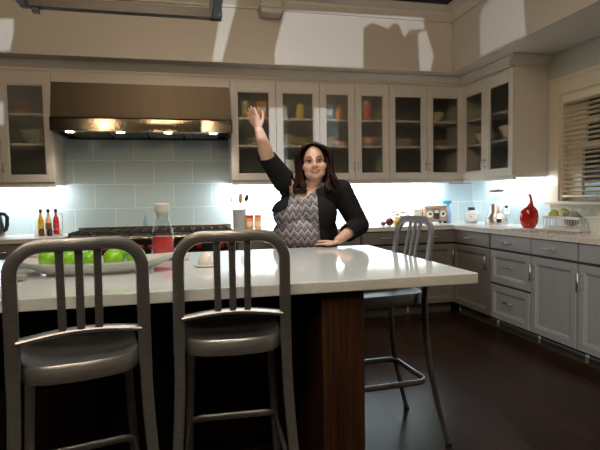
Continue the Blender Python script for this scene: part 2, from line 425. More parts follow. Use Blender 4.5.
base_cabinet('dark grey base cabinet left of the range under the kettle', .96, (-2.06, YF, 0), 0, 'two')
base_cabinet('dark grey base cabinet right of the range, behind the woman', .62, (.40, YF, 0), 0, 'one')
base_cabinet('back-wall grey base cabinet directly behind the woman\'s bent arm', .60, (1.022, YF, 0), 0, 'two')
base_cabinet('dark grey back-wall base cabinet under the flowers, seen past the woman\'s elbow', .50, (1.624, YF, 0), 0, 'one')
base_cabinet('back-wall grey base cabinet under the wooden radio', .515, (2.126, YF, 0), 0, 'one')
base_cabinet('shadowed grey base cabinet in the corner under the round white canister', .635, (XF, YF-.005, 0), -PI/2, 'one', hinge='l')
base_cabinet('grey base cabinet with three stacked drawers under the red vase', .533, (XF, 3.857, 0), -PI/2, 'drawers')
base_cabinet('grey base cabinet with one drawer over one door, right of the three drawers', .478, (XF, 3.322, 0), -PI/2, 'one', hinge='r')
base_cabinet('grey base cabinet cut by the right picture edge under the white tub', .56, (XF, 2.842, 0), -PI/2, 'one', hinge='r')
struct(MB().box(XF, XR-.002, YF, YB-.002, .10, .872).build('trim_5', GREYGAP))

# worktops
tag(MB().box(-2.06, -1.098, 4.468, YB-.001, .874, CT, .004).build('worktop', STONE), 'pale stone worktop left of the range under kettle and bottles', 'worktop')
wt = MB(); poly = [(.402, 4.468), (XR-.643, 4.468), (XR-.643, 2.27), (XR-.001, 2.27), (XR-.001, YB-.001), (.402, YB-.001)]
wt.prism(poly, 'z', .874, CT)
bmesh.ops.bevel(wt.bm, geom=list(wt.bm.edges), offset=.004, segments=2, affect='EDGES')
tag(wt.build('worktop', STONE), 'L-shaped pale stone worktop along the back and right walls', 'worktop')

# ------------------------------------------------------------------ hood
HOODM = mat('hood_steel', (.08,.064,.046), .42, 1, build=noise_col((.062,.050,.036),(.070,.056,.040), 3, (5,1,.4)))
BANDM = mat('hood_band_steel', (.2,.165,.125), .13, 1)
hd = thing('range_hood', 'wide stainless steel range hood with lit spots above the range', 'hood', (-.385, YB, 1.83))
W0, W1 = .75, .772
b = MB()
vs = []
def hv(x, y, z): v = b.bm.verts.new((x, y, z)); return v
secs = [(-W1, -.628, 0), (-W1, -.628, .105), (-W1+.006, -.622, .118), (-W0, -.612, .412)]
left = [hv(x, y, z) for x, y, z in secs]; right = [hv(-x, y, z) for x, y, z in secs]
lb = [hv(x, -.003, z) for x, y, z in secs]; rb = [hv(-x, -.003, z) for x, y, z in secs]
for i in range(3):
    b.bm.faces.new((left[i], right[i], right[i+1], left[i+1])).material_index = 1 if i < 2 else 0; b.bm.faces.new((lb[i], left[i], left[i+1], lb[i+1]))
    b.bm.faces.new((right[i], rb[i], rb[i+1], right[i+1])); b.bm.faces.new((rb[i], lb[i], lb[i+1], rb[i+1]))
b.bm.faces.new((left[3], right[3], rb[3], lb[3]))
# underside rim and recess
ir = [hv(x, y, 0) for x, y in ((-W1+.03, -.60), (W1-.03, -.60), (W1-.03, -.03), (-W1+.03, -.03))]
iu = [hv(v.co.x, v.co.y, .035) for v in ir]
outer = [left[0], right[0], rb[0], lb[0]]
for i in range(4):
    j = (i+1) % 4
    b.bm.faces.new((outer[i], outer[j], ir[j], ir[i])); b.bm.faces.new((ir[i], ir[j], iu[j], iu[i]))
b.bm.faces.new(iu)
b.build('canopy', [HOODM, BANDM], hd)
b = MB()
for k in range(4):
    x0 = -.66+k*.335; b.box(x0, x0+.315, -.46, -.08, .012, .03)
    for q in range(9): b.box(x0+.012+q*.034, x0+.03+q*.034, -.45, -.09, .004, .012)
b.build('baffle_filter', STEEL, hd)
MB().cyl((-.66, -.50, .014), (.66, -.50, .014), .007).build('front_rail', NICKEL, hd)
LAMPX = (-.635, -.215, .195, .60)
for x in LAMPX:
    r = MB().lathe([(.03,.03),(.042,.012),(.046,.008),(.046,.0),(.034,.0)], (x, -.535, .004)).build('spot_lamp', NICKEL, hd)
    MB().lathe([(0,.006),(.033,.006),(.033,.003),(0,.003)], (x, -.535, -.004)).build('lamp_lens', mat('lamp_glow', (1,.86,.62), .4, emit=25), r)

# ------------------------------------------------------------------ range
rg = thing('kitchen_range', 'wide stainless range with red knobs and iron grates below the hood', 'range', (-.347, YF, 0))
RW = .744
MB().box(-RW, RW, .0, .608, .1, .90, .004).box(-RW, RW, .55, .608, .90, .925, .003).build('body', STEEL, rg)
MB().box(-RW, RW, .05, .6, 0, .1).build('plinth', BLACK, rg)
MB().box(-RW, RW, -.055, .03, .862, .907, .018, 4).build('bullnose', STEEL, rg)
MB().box(-RW+.01, RW-.01, -.035, .0, .735, .862, .003).build('control_panel', mat('control_panel', (.06,.05,.045), .3, .9), rg)
MB().box(-RW+.02, RW-.02, .03, .54, .90, .908).build('cooktop', IRON, rg)
for k in range(4):
    x0 = -RW+.03+k*.358; g = MB()
    for q in range(5): g.box(x0+q*.083, x0+.014+q*.083, .04, .53, .93, .948, .003)
    for y in (.04, .28, .516): g.box(x0, x0+.346, y, y+.014, .925, .94, .003)
    for x in (x0, x0+.332):
        for y in (.04, .516): g.box(x, x+.014, y, y+.014, .906, .93)
    g.build('grate', IRON, rg)
    for y in (.16, .40):
        MB().lathe([(0,0),(.05,0),(.05,.01),(.03,.014),(.03,.02),(0,.02)], (x0+.173, y, .907)).build('burner', DSTEEL, rg)
KX = [-.66,-.56,-.46,-.36,-.16,.33,.40,.62]
REDK = mat('red_knob', (.20,.009,.008), .3)
for x in (-.665,-.585,-.42,-.34,-.10,-.02,.325,.40,.60,.67):
    kb = MB(); M = Matrix.Translation((x, -.036, .80)) @ Matrix.Rotation(PI/2, 4, 'X')
    kb.lathe([(.03,0),(.03,.012),(.026,.016),(.024,.04),(.020,.043),(0,.043)], M=M, seg=16)
    kb.box(-.004, .004, -.02, .02, .043, .05, M=M); kb.build('knob', REDK, rg)
for x0, x1 in ((-RW+.01, -.02), (.0, RW-.01)):
    d = MB(); d.box(x0, x1, -.03, 0, .14, .715, .005); d = d.build('oven_door', STEEL, rg)
    MB().box(x0+.12, x1-.12, -.034, -.03, .26, .55, .002).build('oven_window', BLACK, d)
    h = MB(); h.cyl((x0+.05, -.085, .665), (x1-.05, -.085, .665), .013)
    for x in (x0+.08, x1-.08): h.cyl((x, -.03, .665), (x, -.085, .665), .009)
    h.build('handle', NICKEL, d)
MB().box(-RW, RW, .575, .607, .925, .965, .004).build('backguard', STEEL, rg)

# ------------------------------------------------------------------ island
isl = thing('kitchen_island', 'dark wooden kitchen island carrying the long white quartz slab', 'island', (0, 2.27, 0))
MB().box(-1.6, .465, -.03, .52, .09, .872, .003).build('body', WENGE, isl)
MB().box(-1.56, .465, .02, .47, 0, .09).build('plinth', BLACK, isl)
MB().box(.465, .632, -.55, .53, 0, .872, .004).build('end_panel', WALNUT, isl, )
ct = MB(); ct.box(-1.7, 1.086, 1.668, 2.871, .872, CT, .004, 2)
tag(ct.build('island_worktop', QUARTZ), 'long polished white quartz slab on the dark island', 'worktop')

# ------------------------------------------------------------------ stools
def make_stool(label):
    t = thing('bar_stool', label, 'stool', group='brushed aluminium bar stools')
    hw = .1815
    # back frame: uprights joined by a rounded arch, leaning back
    def lean(z): return -.185-.012*max(0, (z-.72))/.1 - .10*max(0, (z-.80))**2
    pts = []
    R = .085; top = 1.098; tw = .175
    for z in [.70+.03*i for i in range(11)]: pts.append((-hw+(hw-tw)*(z-.70)/.3, lean(z), z))
    for i in range(1, 9):
        a = PI-PI/2*i/8; pts.append((-tw+R+R*math.cos(a), lean(top-R+R*math.sin(a)), top-R+R*math.sin(a)))
    for i in range(1, 6):
        x = (-tw+R)+(2*(tw-R))*i/6; pts.append((x, lean(top)-.010*math.sin(PI*i/6), top))
    for i in range(0, 9):
        a = PI/2-PI/2*i/8; pts.append((tw-R+R*math.cos(a), lean(top-R+R*math.sin(a)), top-R+R*math.sin(a)))
    for z in reversed([.70+.03*i for i in range(11)]): pts.append((hw-(hw-tw)*(z-.70)/.3, lean(z), z))
    MB().sweep(pts, .0195, .0105, (0,1,0), 12, power=3).build('back_frame', ALU, t, smooth=True)
    # lower cross rail, bowed backwards
    MB().sweep([(-.170+.340*i/10, lean(.825)+.012*math.sin(PI*i/10),   .824+.014*math.sin(PI*i/10)) for i in range(11)], .0085, .014, (0,1,.25), 10, power=3).build('cross_rail', ALU, t, smooth=True)
    for x in (-.05, 0, .05):
        MB().sweep([(x, lean(z)+.012*(1-(z-.82)/.27)-.004, z) for z in (.834,.88,.93,.99,1.04,1.090)], .0115, .006, (0,1,0), 10, power=4).build('back_slat', ALU, t, smooth=True)
    # seat: dished pan with a deep skirt
    sm = MB(); n = 40; rings = []
    def sup(a, hx, hy, p=5.5):
        ca, sa = math.cos(a), math.sin(a)
        return (math.copysign(abs(ca)**(2/p), ca)*hx, math.copysign(abs(sa)**(2/p), sa)*hy)
    def ring(k, z, dz=0):
        r = []
        for i in range(n):
            x, y = sup(2*PI*i/n, .175*k, .2*k); y -= .028*k*(1-(x/.175/k)**2) if y < 0 else 0
            r.append(sm.bm.verts.new((x*(1-.06*(-y/.2)), y, z)))
        return r
    rings = [ring(.9, .700), ring(1, .696), ring(1.005, .702), ring(1.01, .742), ring(.985, .750), ring(.95, .750), ring(.85, .737), ring(.6, .726), ring(.3, .723), ring(.05, .722)]
    sm.ring_faces(rings)
    sm.build('seat', ALU, t, smooth=True)
    # legs
    for sx in (-1, 1):
        MB().sweep([(sx*x, y, z) for x, y, z in ((.1815,-.185,.72),(.182,-.186,.64),(.185,-.190,.55),(.190,-.198,.45),(.197,-.214,.34),(.203,-.240,.22),(.208,-.270,.10),(.212,-.295,.012))], .0185, .0125, (0,1,0), 12, power=3,
                   radii=[1,1,1,.98,.95,.9,.85,.8]).build('leg', ALU, t, smooth=True)
        MB().sweep([(sx*x, y, z) for x, y, z in ((.160,.165,.73),(.163,.168,.6),(.172,.174,.4),(.182,.186,.2),(.192,.20,.012))], .0165, .0125, (0,1,0), 12, power=3).build('leg', ALU, t, smooth=True)
        for x, y in ((.212,-.296),(.192,.20)):
            MB().lathe([(.012,0),(.016,.002),(.016,.013),(.01,.016)], (sx*x, y, 0), 12).build('foot_glide', BLACK, t)
    # footrest ring inside the legs
    pts = []; hx, y0, y1, r = .174, -.205, .162, .05
    for cx, cy, a0 in ((hx-r, y1-r, 0), (-hx+r, y1-r, 90), (-hx+r, y0+r, 180), (hx-r, y0+r, 270)):
        for i in range(7):
            a = math.radians(a0+15*i); pts.append((cx+r*math.cos(a), cy+r*math.sin(a), .315))
    MB().sweep(pts, .008, .014, (0,0,1), 10, power=3, closed=True).build('footrest', ALU, t, smooth=True)
    return t
st = make_stool('brushed metal bar stool at the left, in front of the green apples')
st.location = (-.375, 1.706, 0); st.rotation_euler.z = math.radians(13.5)
s2 = copy_tree(st); s2['label'] = 'brushed metal bar stool before the island, second from the left'
s2.location = (.136, 1.821, 0); s2.rotation_euler.z = math.radians(-2.6)
s3 = copy_tree(st); s3['label'] = 'brushed metal bar stool at the right end of the island beside the open floor'
s3.location = (.885, 2.275, 0); s3.rotation_euler.z = math.radians(93)

# ------------------------------------------------------------------ things on the left and back worktops
k = thing('electric_kettle', 'black electric kettle at the left end of the back worktop', 'kettle', (-1.775, 4.90, CT))
k.scale = (1.03, 1.03, 1.03)
MB().lathe([(.0,.02),(.085,.02),(.087,.03),(.083,.10),(.068,.19),(.06,.205),(0,.215)], seg=28).build('body', BLACK, k, smooth=True)
MB().lathe([(0,.21),(.05,.208),(.045,.222),(.012,.226),(.012,.236),(0,.238)], seg=24).build('lid', BLACK, k, smooth=True)
MB().lathe([(0,0),(.088,0),(.09,.012),(.086,.02),(0,.02)], seg=28).build('base', STEEL, k, smooth=True)
MB().sweep([(.055,0,.205),(.095,0,.20),(.115,0,.17),(.112,0,.10),(.10,0,.06),(.08,0,.05)], .017, .014, (0,1,0)).build('handle', BLACK, k, smooth=True)
MB().sweep([(-.06,0,.15),(-.085,0,.185),(-.10,0,.20)], .02, .016, (0,1,0), radii=[1,.8,.6]).build('spout', BLACK, k, smooth=True)

rk = thing('bottle_rack', 'small wire rack holding three bottles left of the range', 'rack', (-1.305, 4.88, CT))
r = MB()
for x in (-.11, .11):
    for y in (-.04, .04): r.cyl((x,y,0), (x,y,.20 if y > 0 else .06), .003, seg=8)
for z in (.006, .055):
    for y in (-.04, .04): r.cyl((-.11,y,z), (.11,y,z), .0025, seg=8)
    for x in (-.11, .11): r.cyl((x,-.04,z), (x,.04,z), .0025, seg=8)
r.cyl((-.11,.04,.20), (.11,.04,.20), .0025, seg=8)
for i in range(6): r.cyl((-.09+.036*i,-.04,.006), (-.09+.036*i,.04,.006), .002, seg=6)
r.build('wire_frame', NICKEL, rk)
def bottle(label, loc, liquid, cap=BLACK, h=.235, r=.0265, lab=None):
    t = thing('sauce_bottle', label, 'bottle', loc, 0, 'bottles in the wire rack')
    MB().lathe([(0,0),(r,.0),(r,h*.52),(r*.85,h*.62),(r*.38,h*.76),(r*.36,h*.88),(0,h*.88)], seg=18).build('bottle_body', liquid, t, smooth=True)
    MB().lathe([(0,h*.87),(r*.5,h*.87),(r*.5,h*.99),(0,h)], seg=14).build('cap', cap, t, smooth=True)
    if lab: MB().lathe([(r+.001,h*.18),(r+.001,h*.45),(r-.001,h*.45),(r-.001,h*.18)], seg=18).build('paper_label', lab, t, smooth=True)
    return t
ORNG = mat('amber_oil', (.75,.36,.02), .12, coat=.6); REDS = mat('red_sauce', (.62,.03,.015), .12, coat=.6); PALE = mat('pale_dressing', (.75,.55,.3), .12, coat=.6)
bottle('amber yellow oil bottle with a dark cap, leftmost of three in the rack', (-1.37, 4.88, CT+.009), ORNG, lab=mat('yellow_label', (.7,.5,.05), .5))
bottle('pale dressing bottle with a dark cap, between the amber and red bottles', (-1.305, 4.88, CT+.009), PALE, lab=mat('brown_label', (.25,.1,.04), .5))
bottle('red sauce bottle with a dark cap, nearest the range in the rack', (-1.24, 4.88, CT+.009), REDS, lab=mat('red_label', (.6,.05,.04), .5))
for x, lb, c in ((-1.345,'small brown spice jar in front of the wire rack, on its left','dark_spice'),(-1.275,'small near-black spice jar in front of the wire rack, on its right','black_spice')):
    j = thing('spice_jar', lb, 'jar', (x, 4.80, CT), 0, 'spice jars before the bottle rack')
    MB().lathe([(0,0),(.024,0),(.024,.045),(.018,.052),(0,.052)], seg=14).build('jar_body', mat(c, (.12,.045,.02) if 'brown' in lb else (.03,.018,.015), .25), j, smooth=True)
    MB().lathe([(0,.05),(.02,.05),(.02,.066),(0,.067)], seg=14).build('lid', BLACK, j, smooth=True)
# clear glass bottle at the back of the range
g = thing('glass_cruet', 'little clear glass cruet standing on the back ledge of the range', 'cruet', (-.46, 5.065, .965))
MB().lathe([(0,0),(.026,0),(.026,.05),(.012,.065),(.010,.10),(.014,.11),(.011,.11),(.007,.10),(.009,.066),(.022,.05),(.022,.004),(0,.004)], seg=18).build('vessel', CLEAR, g, smooth=True)
MB().ell((0,0,.118), (.011,.011,.012)).build('stopper', CLEAR, g, smooth=True)
# crock with utensils
cr = thing('utensil_crock', 'pale metal crock full of cooking tools beside the range', 'crock', (.465, 4.80, CT))
MB().lathe([(0,0),(.062,0),(.066,.006),(.066,.19),(.069,.2),(.063,.2),(.061,.19),(.061,.008),(0,.008)], seg=28).build('vessel', mat('pale_enamel', (.5,.54,.56), .25), cr, smooth=True)
WOODL = mat('pale_utensil_wood', (.62,.42,.17), .5)
def utensil(label, name, x, y, lean, m, head):
    t = thing(name, label, 'utensil', (.465+x, 4.80+y, CT+.012), 0, 'cooking tools in the crock')
    top = Vector((lean[0], lean[1], .325))
    MB().capsule((0,0,.007), .007, tuple(top*.82), .006, 10).build('handle', m, t, smooth=True)
    b = MB(); d = top.normalized(); q = d.to_track_quat('Z', 'Y').to_matrix()
    b.ell(tuple(top*.93), head, M=q); b.build('tool_head', m, t, smooth=True)
utensil('black spatula leaning left in the pale crock', 'spatula', -.012, 0, (-.075,.0), BLACK, (.026,.006,.042))
utensil('black ladle leaning right in the pale crock', 'ladle', .012, .0, (.062,-.01), BLACK, (.024,.02,.034))
utensil('steel spoon leaning furthest right in the crock', 'serving_spoon', .01, .025, (.085,.03), NICKEL, (.02,.006,.032))
utensil('wooden spoon upright in the middle of the pale crock', 'wooden_spoon', 0, -.02, (.008,-.02), WOODL, (.026,.008,.05))
utensil('white turner leaning furthest left in the crock', 'turner', -.012, .02, (-.105,.02), WHITEP, (.024,.006,.036))
# two jars
for x, lb, c1, c2 in ((.558,'orange jar with red lid beside the utensil crock',(.85,.36,.12),(.6,.05,.02)),(.638,'cream and orange jar just right of the red-lidded orange jar',(.85,.52,.25),(.75,.28,.10))):
    j = thing('storage_jar', lb, 'jar', (x, 4.75, CT), 0, 'orange jars on the back worktop')
    MB().lathe([(0,0),(.034,0),(.037,.008),(.037,.11),(.032,.122),(0,.122)], seg=20).build('jar_body', mat('jar_%d' % int(x*1000), c1, .3), j, smooth=True)
    MB().lathe([(0,.12),(.036,.12),(.036,.142),(.033,.146),(0,.146)], seg=20).build('lid', mat('jarlid_%d' % int(x*1000), c2, .35), j, smooth=True)
    MB().lathe([(.0375,.035),(.0375,.085),(.036,.085),(.036,.035)], seg=20).build('paper_label', mat('jar_paper', (.9,.78,.6), .6), j, smooth=True)
# flowers and fruit behind the right stool
fv = thing('flower_vase', 'low yellow vase with pink and yellow blossoms behind the right stool', 'vase', (2.12, 4.72, CT))
MB().lathe([(0,0),(.04,0),(.06,.025),(.058,.05),(.035,.075),(.04,.085),(.034,.085),(.03,.075),(.05,.05),(.05,.02),(0,.006)], seg=24).build('vessel', mat('yellow_glaze', (.85,.62,.2), .25), fv, smooth=True)
PINK = mat('pink_petal', (.85,.30,.24), .5); YEL = mat('yellow_petal', (.9,.68,.25), .5); GRN = mat('stem_green', (.15,.3,.05), .5)
for i, (x, y, z, m, rr) in enumerate(((-.055,0,.135,PINK,.036),(-.02,-.03,.112,YEL,.034),(.01,.02,.135,YEL,.034),(.055,-.01,.128,PINK,.034),(.06,.02,.085,YEL,.03),(.02,-.05,.088,YEL,.03),(-.05,.03,.10,YEL,.03))):
    s = MB(); s.sweep([(0,0,.03),(x*.5,y*.5,.085),(x,y,z)], .003, seg=6); s = s.build('stem', GRN, fv, smooth=True)
    f = MB()
    for q in range(7):
        a = 2*PI*q/7; M = Matrix.Rotation(a, 3, 'Z') @ Matrix.Rotation(-.5, 3, 'Y')
        f.ell((x+rr*.5*math.cos(a), y+rr*.5*math.sin(a), z+.006), (rr*.55, rr*.35, rr*.18), 10, 6, M=M)
    f.ell((x, y, z+.006), (rr*.3,)*3, 10, 6); f.build('blossom', m, s, smooth=True)
pl = tag(MB().ell((0,0,.042), (.043,.043,.042)).build('plum', mat('plum_skin', (.10,.012,.025), .25), None, (2.015, 4.70, CT), smooth=True), 'dark purple plum beside the flowers on the back worktop', 'fruit')
tag(MB().ell((0,0,.025), (.028,.03,.025)).build('plum', mat('red_plum_skin', (.22,.05,.05), .3), None, (1.94, 4.69, CT), smooth=True), 'small reddish plum left of the dark purple plum', 'fruit')
nb = thing('recipe_box', 'small pale card box standing left of the wooden radio', 'box', (2.445, 4.95, CT))
MB().box(-.05, .05, -.04, .04, 0, .125, .004).build('box_body', mat('pale_card', (.62,.62,.58), .6), nb)
MB().box(-.053, .053, -.043, .043, .125, .165, .004).build('lid', mat('pale_card_lid', (.7,.7,.66), .6), nb)
# wooden radio
ra = thing('table_radio', 'retro wooden table radio with two round dials on the back worktop', 'radio', (2.635, 4.92, CT), -.06)
MB().box(-.132, .132, -.07, .08, .018, .195, .012, 3).build('case', mat('radio_wood', (.30,.19,.12), .35, build=noise_col((.24,.145,.09),(.36,.235,.15), 4, (2,2,30))), ra)
MB().box(-.12, .12, -.074, -.066, .03, .18, .003).build('front_panel', mat('radio_front', (.42,.33,.25), .4), ra)
for x in (-.073, .078):
    d = MB().lathe([(.037,0),(.037,.006),(.03,.009),(0,.009)], M=Matrix.Translation((x,-.073,.105)) @ Matrix.Rotation(PI/2, 4, 'X')).build('dial', WHITEP, ra, smooth=True)
    MB().lathe([(.014,.008),(.013,.02),(0,.021)], M=Matrix.Translation((x,-.073,.105)) @ Matrix.Rotation(PI/2, 4, 'X')).build('dial_knob', DSTEEL, d, smooth=True)
MB().box(-.03, .035, -.078, -.072, .05, .16, .002).build('tuning_window', DSTEEL, ra)
MB().box(-.022, .027, -.080, -.077, .115, .15, .001).build('tuning_scale', WHITEP, ra)
f = MB()
for x in (-.11,.11):
    for y in (-.05,.06): f.box(x-.012, x+.012, y-.012, y+.012, 0, .02)
f.build('feet', BLACK, ra)
# spray bottle
sp = thing('spray_bottle', 'translucent blue spray bottle right of the wooden radio', 'bottle', (2.835, 4.95, CT))
BLUE = mat('blue_plastic', (.06,.42,.68), .3)
MB().lathe([(0,0),(.036,0),(.04,.01),(.038,.10),(.028,.14),(.013,.18),(.013,.2),(0,.2)], seg=20, sy=.7).build('bottle_body', mat('pale_blue_plastic', (.34,.50,.80), .2), sp, smooth=True)
b = MB(); b.box(-.06, .04, -.013, .013, .215, .25, .008).cyl((0,0,.195), (0,0,.222), .015)
b.sweep([(-.035,0,.22),(-.05,0,.195),(-.045,0,.165)], .005, .008, (0,1,0)).cyl((-.06,0,.235), (-.075,0,.235), .009)
b.build('trigger_head', BLUE, sp, smooth=True)
# round white canister
rc = thing('round_canister', 'round white canister with black lid in the corner of the worktop', 'canister', (2.995, 4.74, CT))
MB().lathe([(0,0),(.058,0),(.068,.008),(.078,.05),(.078,.095),(.062,.13),(.036,.142),(0,.142)], seg=32).build('vessel', mat('pale_grey_glass', (.50,.55,.57), .2), rc, smooth=True)
MB().lathe([(.034,.138),(.038,.142),(.038,.166),(.034,.172),(0,.172)]).build('lid', BLACK, rc, smooth=True)
LM = Matrix.Rotation(-.53, 4, 'Z') @ Matrix.Translation((0,-.072,.072)) @ Matrix.Rotation(PI/2, 4, 'X')
MB().lathe([(.055,0),(.055,.008),(.045,.014),(0,.018)], M=LM, seg=32).build('round_label', WHITEC, rc, smooth=True)
MB().lathe([(.006,.017),(.005,.022),(0,.023)], M=LM, seg=12).build('label_stud', DSTEEL, rc, smooth=True)
# outlet plate + plug
op = thing('wall_outlet', 'white outlet plate with a black plug behind the blender', 'outlet', (XR-.0015, 4.47, 1.07), -PI/2)
MB().box(-.038, .038, -.006, 0, -.06, .06, .003).build('cover_plate', WHITEP, op)
MB().box(-.012, .012, -.030, -.006, .008, .036, .004).build('plug', BLACK, op)
s = MB()
for z in (-.025,): s.box(-.014, .014, -.0075, -.006, z-.016, z+.016, .002)
s.build('socket', mat('socket_grey', (.55,.54,.52), .4), op)
# blender
bd = thing('blender', 'silver blender with clear jar and black lid on the right worktop', 'blender', (3.07, 4.40, CT), -.35)
bd.scale = (1.1, 1.1, 1)
BS = mat('blender_metal', (.62,.56,.53), .28, .85)
b = MB(); b.lathe([(0,0),(.098,0),(.102,.015),(.098,.06),(.075,.10),(.066,.125),(.062,.20),(.055,.212),(0,.212)], seg=28, sy=.85); b.build('motor_base', BS, bd, smooth=True)
MB().lathe([(.1035,.055),(.094,.075),(.094,.083),(.1045,.064)], seg=28, sy=.87).build('trim_band', NICKEL, bd, smooth=True)
MB().lathe([(0,.215),(.048,.213),(.052,.23),(.062,.335),(.06,.337),(.049,.233),(0,.222)], seg=24).build('jar', CLEAR, bd, smooth=True)
MB().lathe([(.06,.333),(.065,.335),(.065,.352),(.05,.36),(.028,.36),(.028,.368),(0,.368)], seg=24).build('lid', BLACK, bd, smooth=True)
MB().sweep([(.058,0,.32),(.095,0,.315),(.10,0,.28),(.085,0,.245),(.05,0,.24)], .009, .007, (0,1,0)).build('handle', CLEAR, bd, smooth=True)
MB().lathe([(.022,0),(.022,.012),(.0,.014)], M=Matrix.Translation((0,-.082,.04)) @ Matrix.Rotation(PI/2, 4, 'X')).build('knob', DSTEEL, bd, smooth=True)
# red vase: flattened gourd body with a long bent neck
rv = MB(); prof = [(0,0),(.045,0),(.06,.01),(.08,.045),(.087,.085),(.087,.12),(.078,.152),(.056,.180),(.027,.198),(.0135,.23),(.011,.26),(.012,.285),(.014,.305),(.010,.305),(.008,.26)]
rv.lathe([(r*(.9 if z < .19 else 1), z) for r, z in prof], seg=36, sy=.75)
for v in rv.bm.verts:
    t = max(0, v.co.z-.165)/.14
    v.co.x += .020*math.sin(min(1, t)*PI*.9)*(1 if t > 0 else 0)-.006*t
tag(rv.build('vase', REDV, None, (2.963, 3.77, CT), rotz=-.55, smooth=True), 'glossy red gourd-shaped vase with a thin neck on the right worktop', 'vase')

# dish rack by the window
dr = thing('dish_rack', 'white wire dish rack with greens on the worktop below the window', 'rack', (3.045, 3.355, CT))
hx, hy = .112, .198; b = MB()
for z in (.02, .11):
    b.sweep([(-hx,-hy,z),(hx,-hy,z),(hx,hy,z),(-hx,hy,z)], .004, seg=8, closed=True, normal=(0,0,1))
b.build('rim', WHITEP, dr, smooth=True)
b = MB()
for i in range(15):
    y = -hy+2*hy*i/14
    b.sweep([(-hx,y,.11),(-hx+.004,y,.02),(hx-.004,y,.02),(hx,y,.11)], .0025, seg=6, normal=(0,1,0))
for i in range(8):
    x = -hx+2*hx*i/7; b.cyl((x,-hy,.11), (x,-hy,.02), .0025, seg=6); b.cyl((x,hy,.11), (x,hy,.02), .0025, seg=6)
b.build('wires', WHITEP, dr, smooth=True)
MB().box(-hx-.012, hx+.01, -hy-.012, hy+.012, .0, .012, .005).build('drip_tray', WHITEP, dr)
MB().box(-hx-.009, -hx-.0035, -hy, hy, .095, .118, .002).build('front_band', WHITEP, dr)
lg = thing('lettuce', 'bright green lettuce heads heaped in the far end of the dish rack', 'vegetable', (3.02, 3.475, CT+.05))
LEAF = mat('lettuce_leaf', (.4,.55,.1), .5, build=noise_col((.30,.46,.05),(.58,.66,.18), 20))
for cx, cy, cz, s0 in ((-.02,.035,.075,.062),(.01,-.05,.085,.06)):
    b = MB()
    for i in range(26):
        a = random.uniform(0, 2*PI); e = random.uniform(.1, 1.2); rr = s0*random.uniform(.55, 1)
        M = Matrix.Rotation(a, 3, 'Z') @ Matrix.Rotation(e, 3, 'Y')
        c = Vector((cx, cy, cz))+M @ Vector((0,0,rr*.6))
        b.ell(tuple(c), (s0*.45, s0*.38, s0*.12), 9, 6, M=M @ Matrix.Rotation(random.uniform(-.5,.5), 3, 'X'))
    b.build('leaf_head', LEAF, lg, smooth=True)
cl = MB(); cl.ell((0,0,.065), (.06,.06,.06))
for i in range(7):
    a = i*.9; cl.ell((.04*math.cos(a), .045*math.sin(a), .085+.02*math.sin(3*a)), (.03,.035,.025), 10, 7)
tag(cl.build('dish_cloth', mat('grey_cloth', (.32,.31,.30), .9), None, (3.015, 3.325, CT+.032), smooth=True), 'crumpled grey cloth heaped in the middle of the dish rack', 'cloth')
for i, (x, y, lb) in enumerate(((3.11,3.41,'clear upturned drinking glass at the back of the dish rack, beside the lettuce'),(3.115,3.315,'clear upturned drinking glass at the back of the dish rack, behind the grey cloth'),(3.11,3.23,'clear upturned drinking glass at the back of the dish rack, nearest the tub'))):
    g = MB(); g.lathe([(.034,0),(.028,.13),(0,.132),(0,.126),(.024,.124),(.031,0)], seg=18)
    tag(g.build('drinking_glass', CLEAR, None, (x, y, CT+.055), smooth=True), lb, 'glass', 'glasses in the dish rack')
MB_t = MB(); MB_t.box(-.125, .125, -.3, .3, 0, .006, .002)
tag(MB_t.build('drying_mat', mat('mottled_mat', (.35,.3,.27), .7, build=noise_col((.16,.12,.10),(.62,.58,.52), 55, lo=.45, hi=.55)), None, (2.778, 3.40, CT), smooth=False), 'mottled brown drying mat lying in front of the dish rack', 'mat')
dr.location.z += .001
tb = thing('wash_tub', 'white plastic wash tub at the right picture edge of the worktop', 'tub', (3.06, 2.965, CT))
b = MB()
def rr(hx, hy, z, n=32, p=6):
    o = []
    for i in range(n):
        a = 2*PI*i/n; ca, sa = math.cos(a), math.sin(a)
        o.append(b.bm.verts.new((math.copysign(abs(ca)**(2/p), ca)*hx, math.copysign(abs(sa)**(2/p), sa)*hy, z)))
    return o
b.ring_faces([rr(.115,.125,0), rr(.14,.15,.115), rr(.152,.162,.12), rr(.152,.162,.126), rr(.135,.145,.126), rr(.11,.12,.008)])
b.build('bowl', WHITEP, tb, smooth=True)

# blue strip under the corner cabinets
us = thing('power_strip', 'slim blue-violet strip fixed under the corner wall cabinets', 'strip', (2.88, 4.79, 1.347))
MB().box(-.14, .14, -.02, .02, 0, .010, .003).build('housing', mat('blue_strip', (.10,.10,.35), .4), us)
MB().box(-.12, .12, -.015, .015, .010, .0125).build('mount', DSTEEL, us)

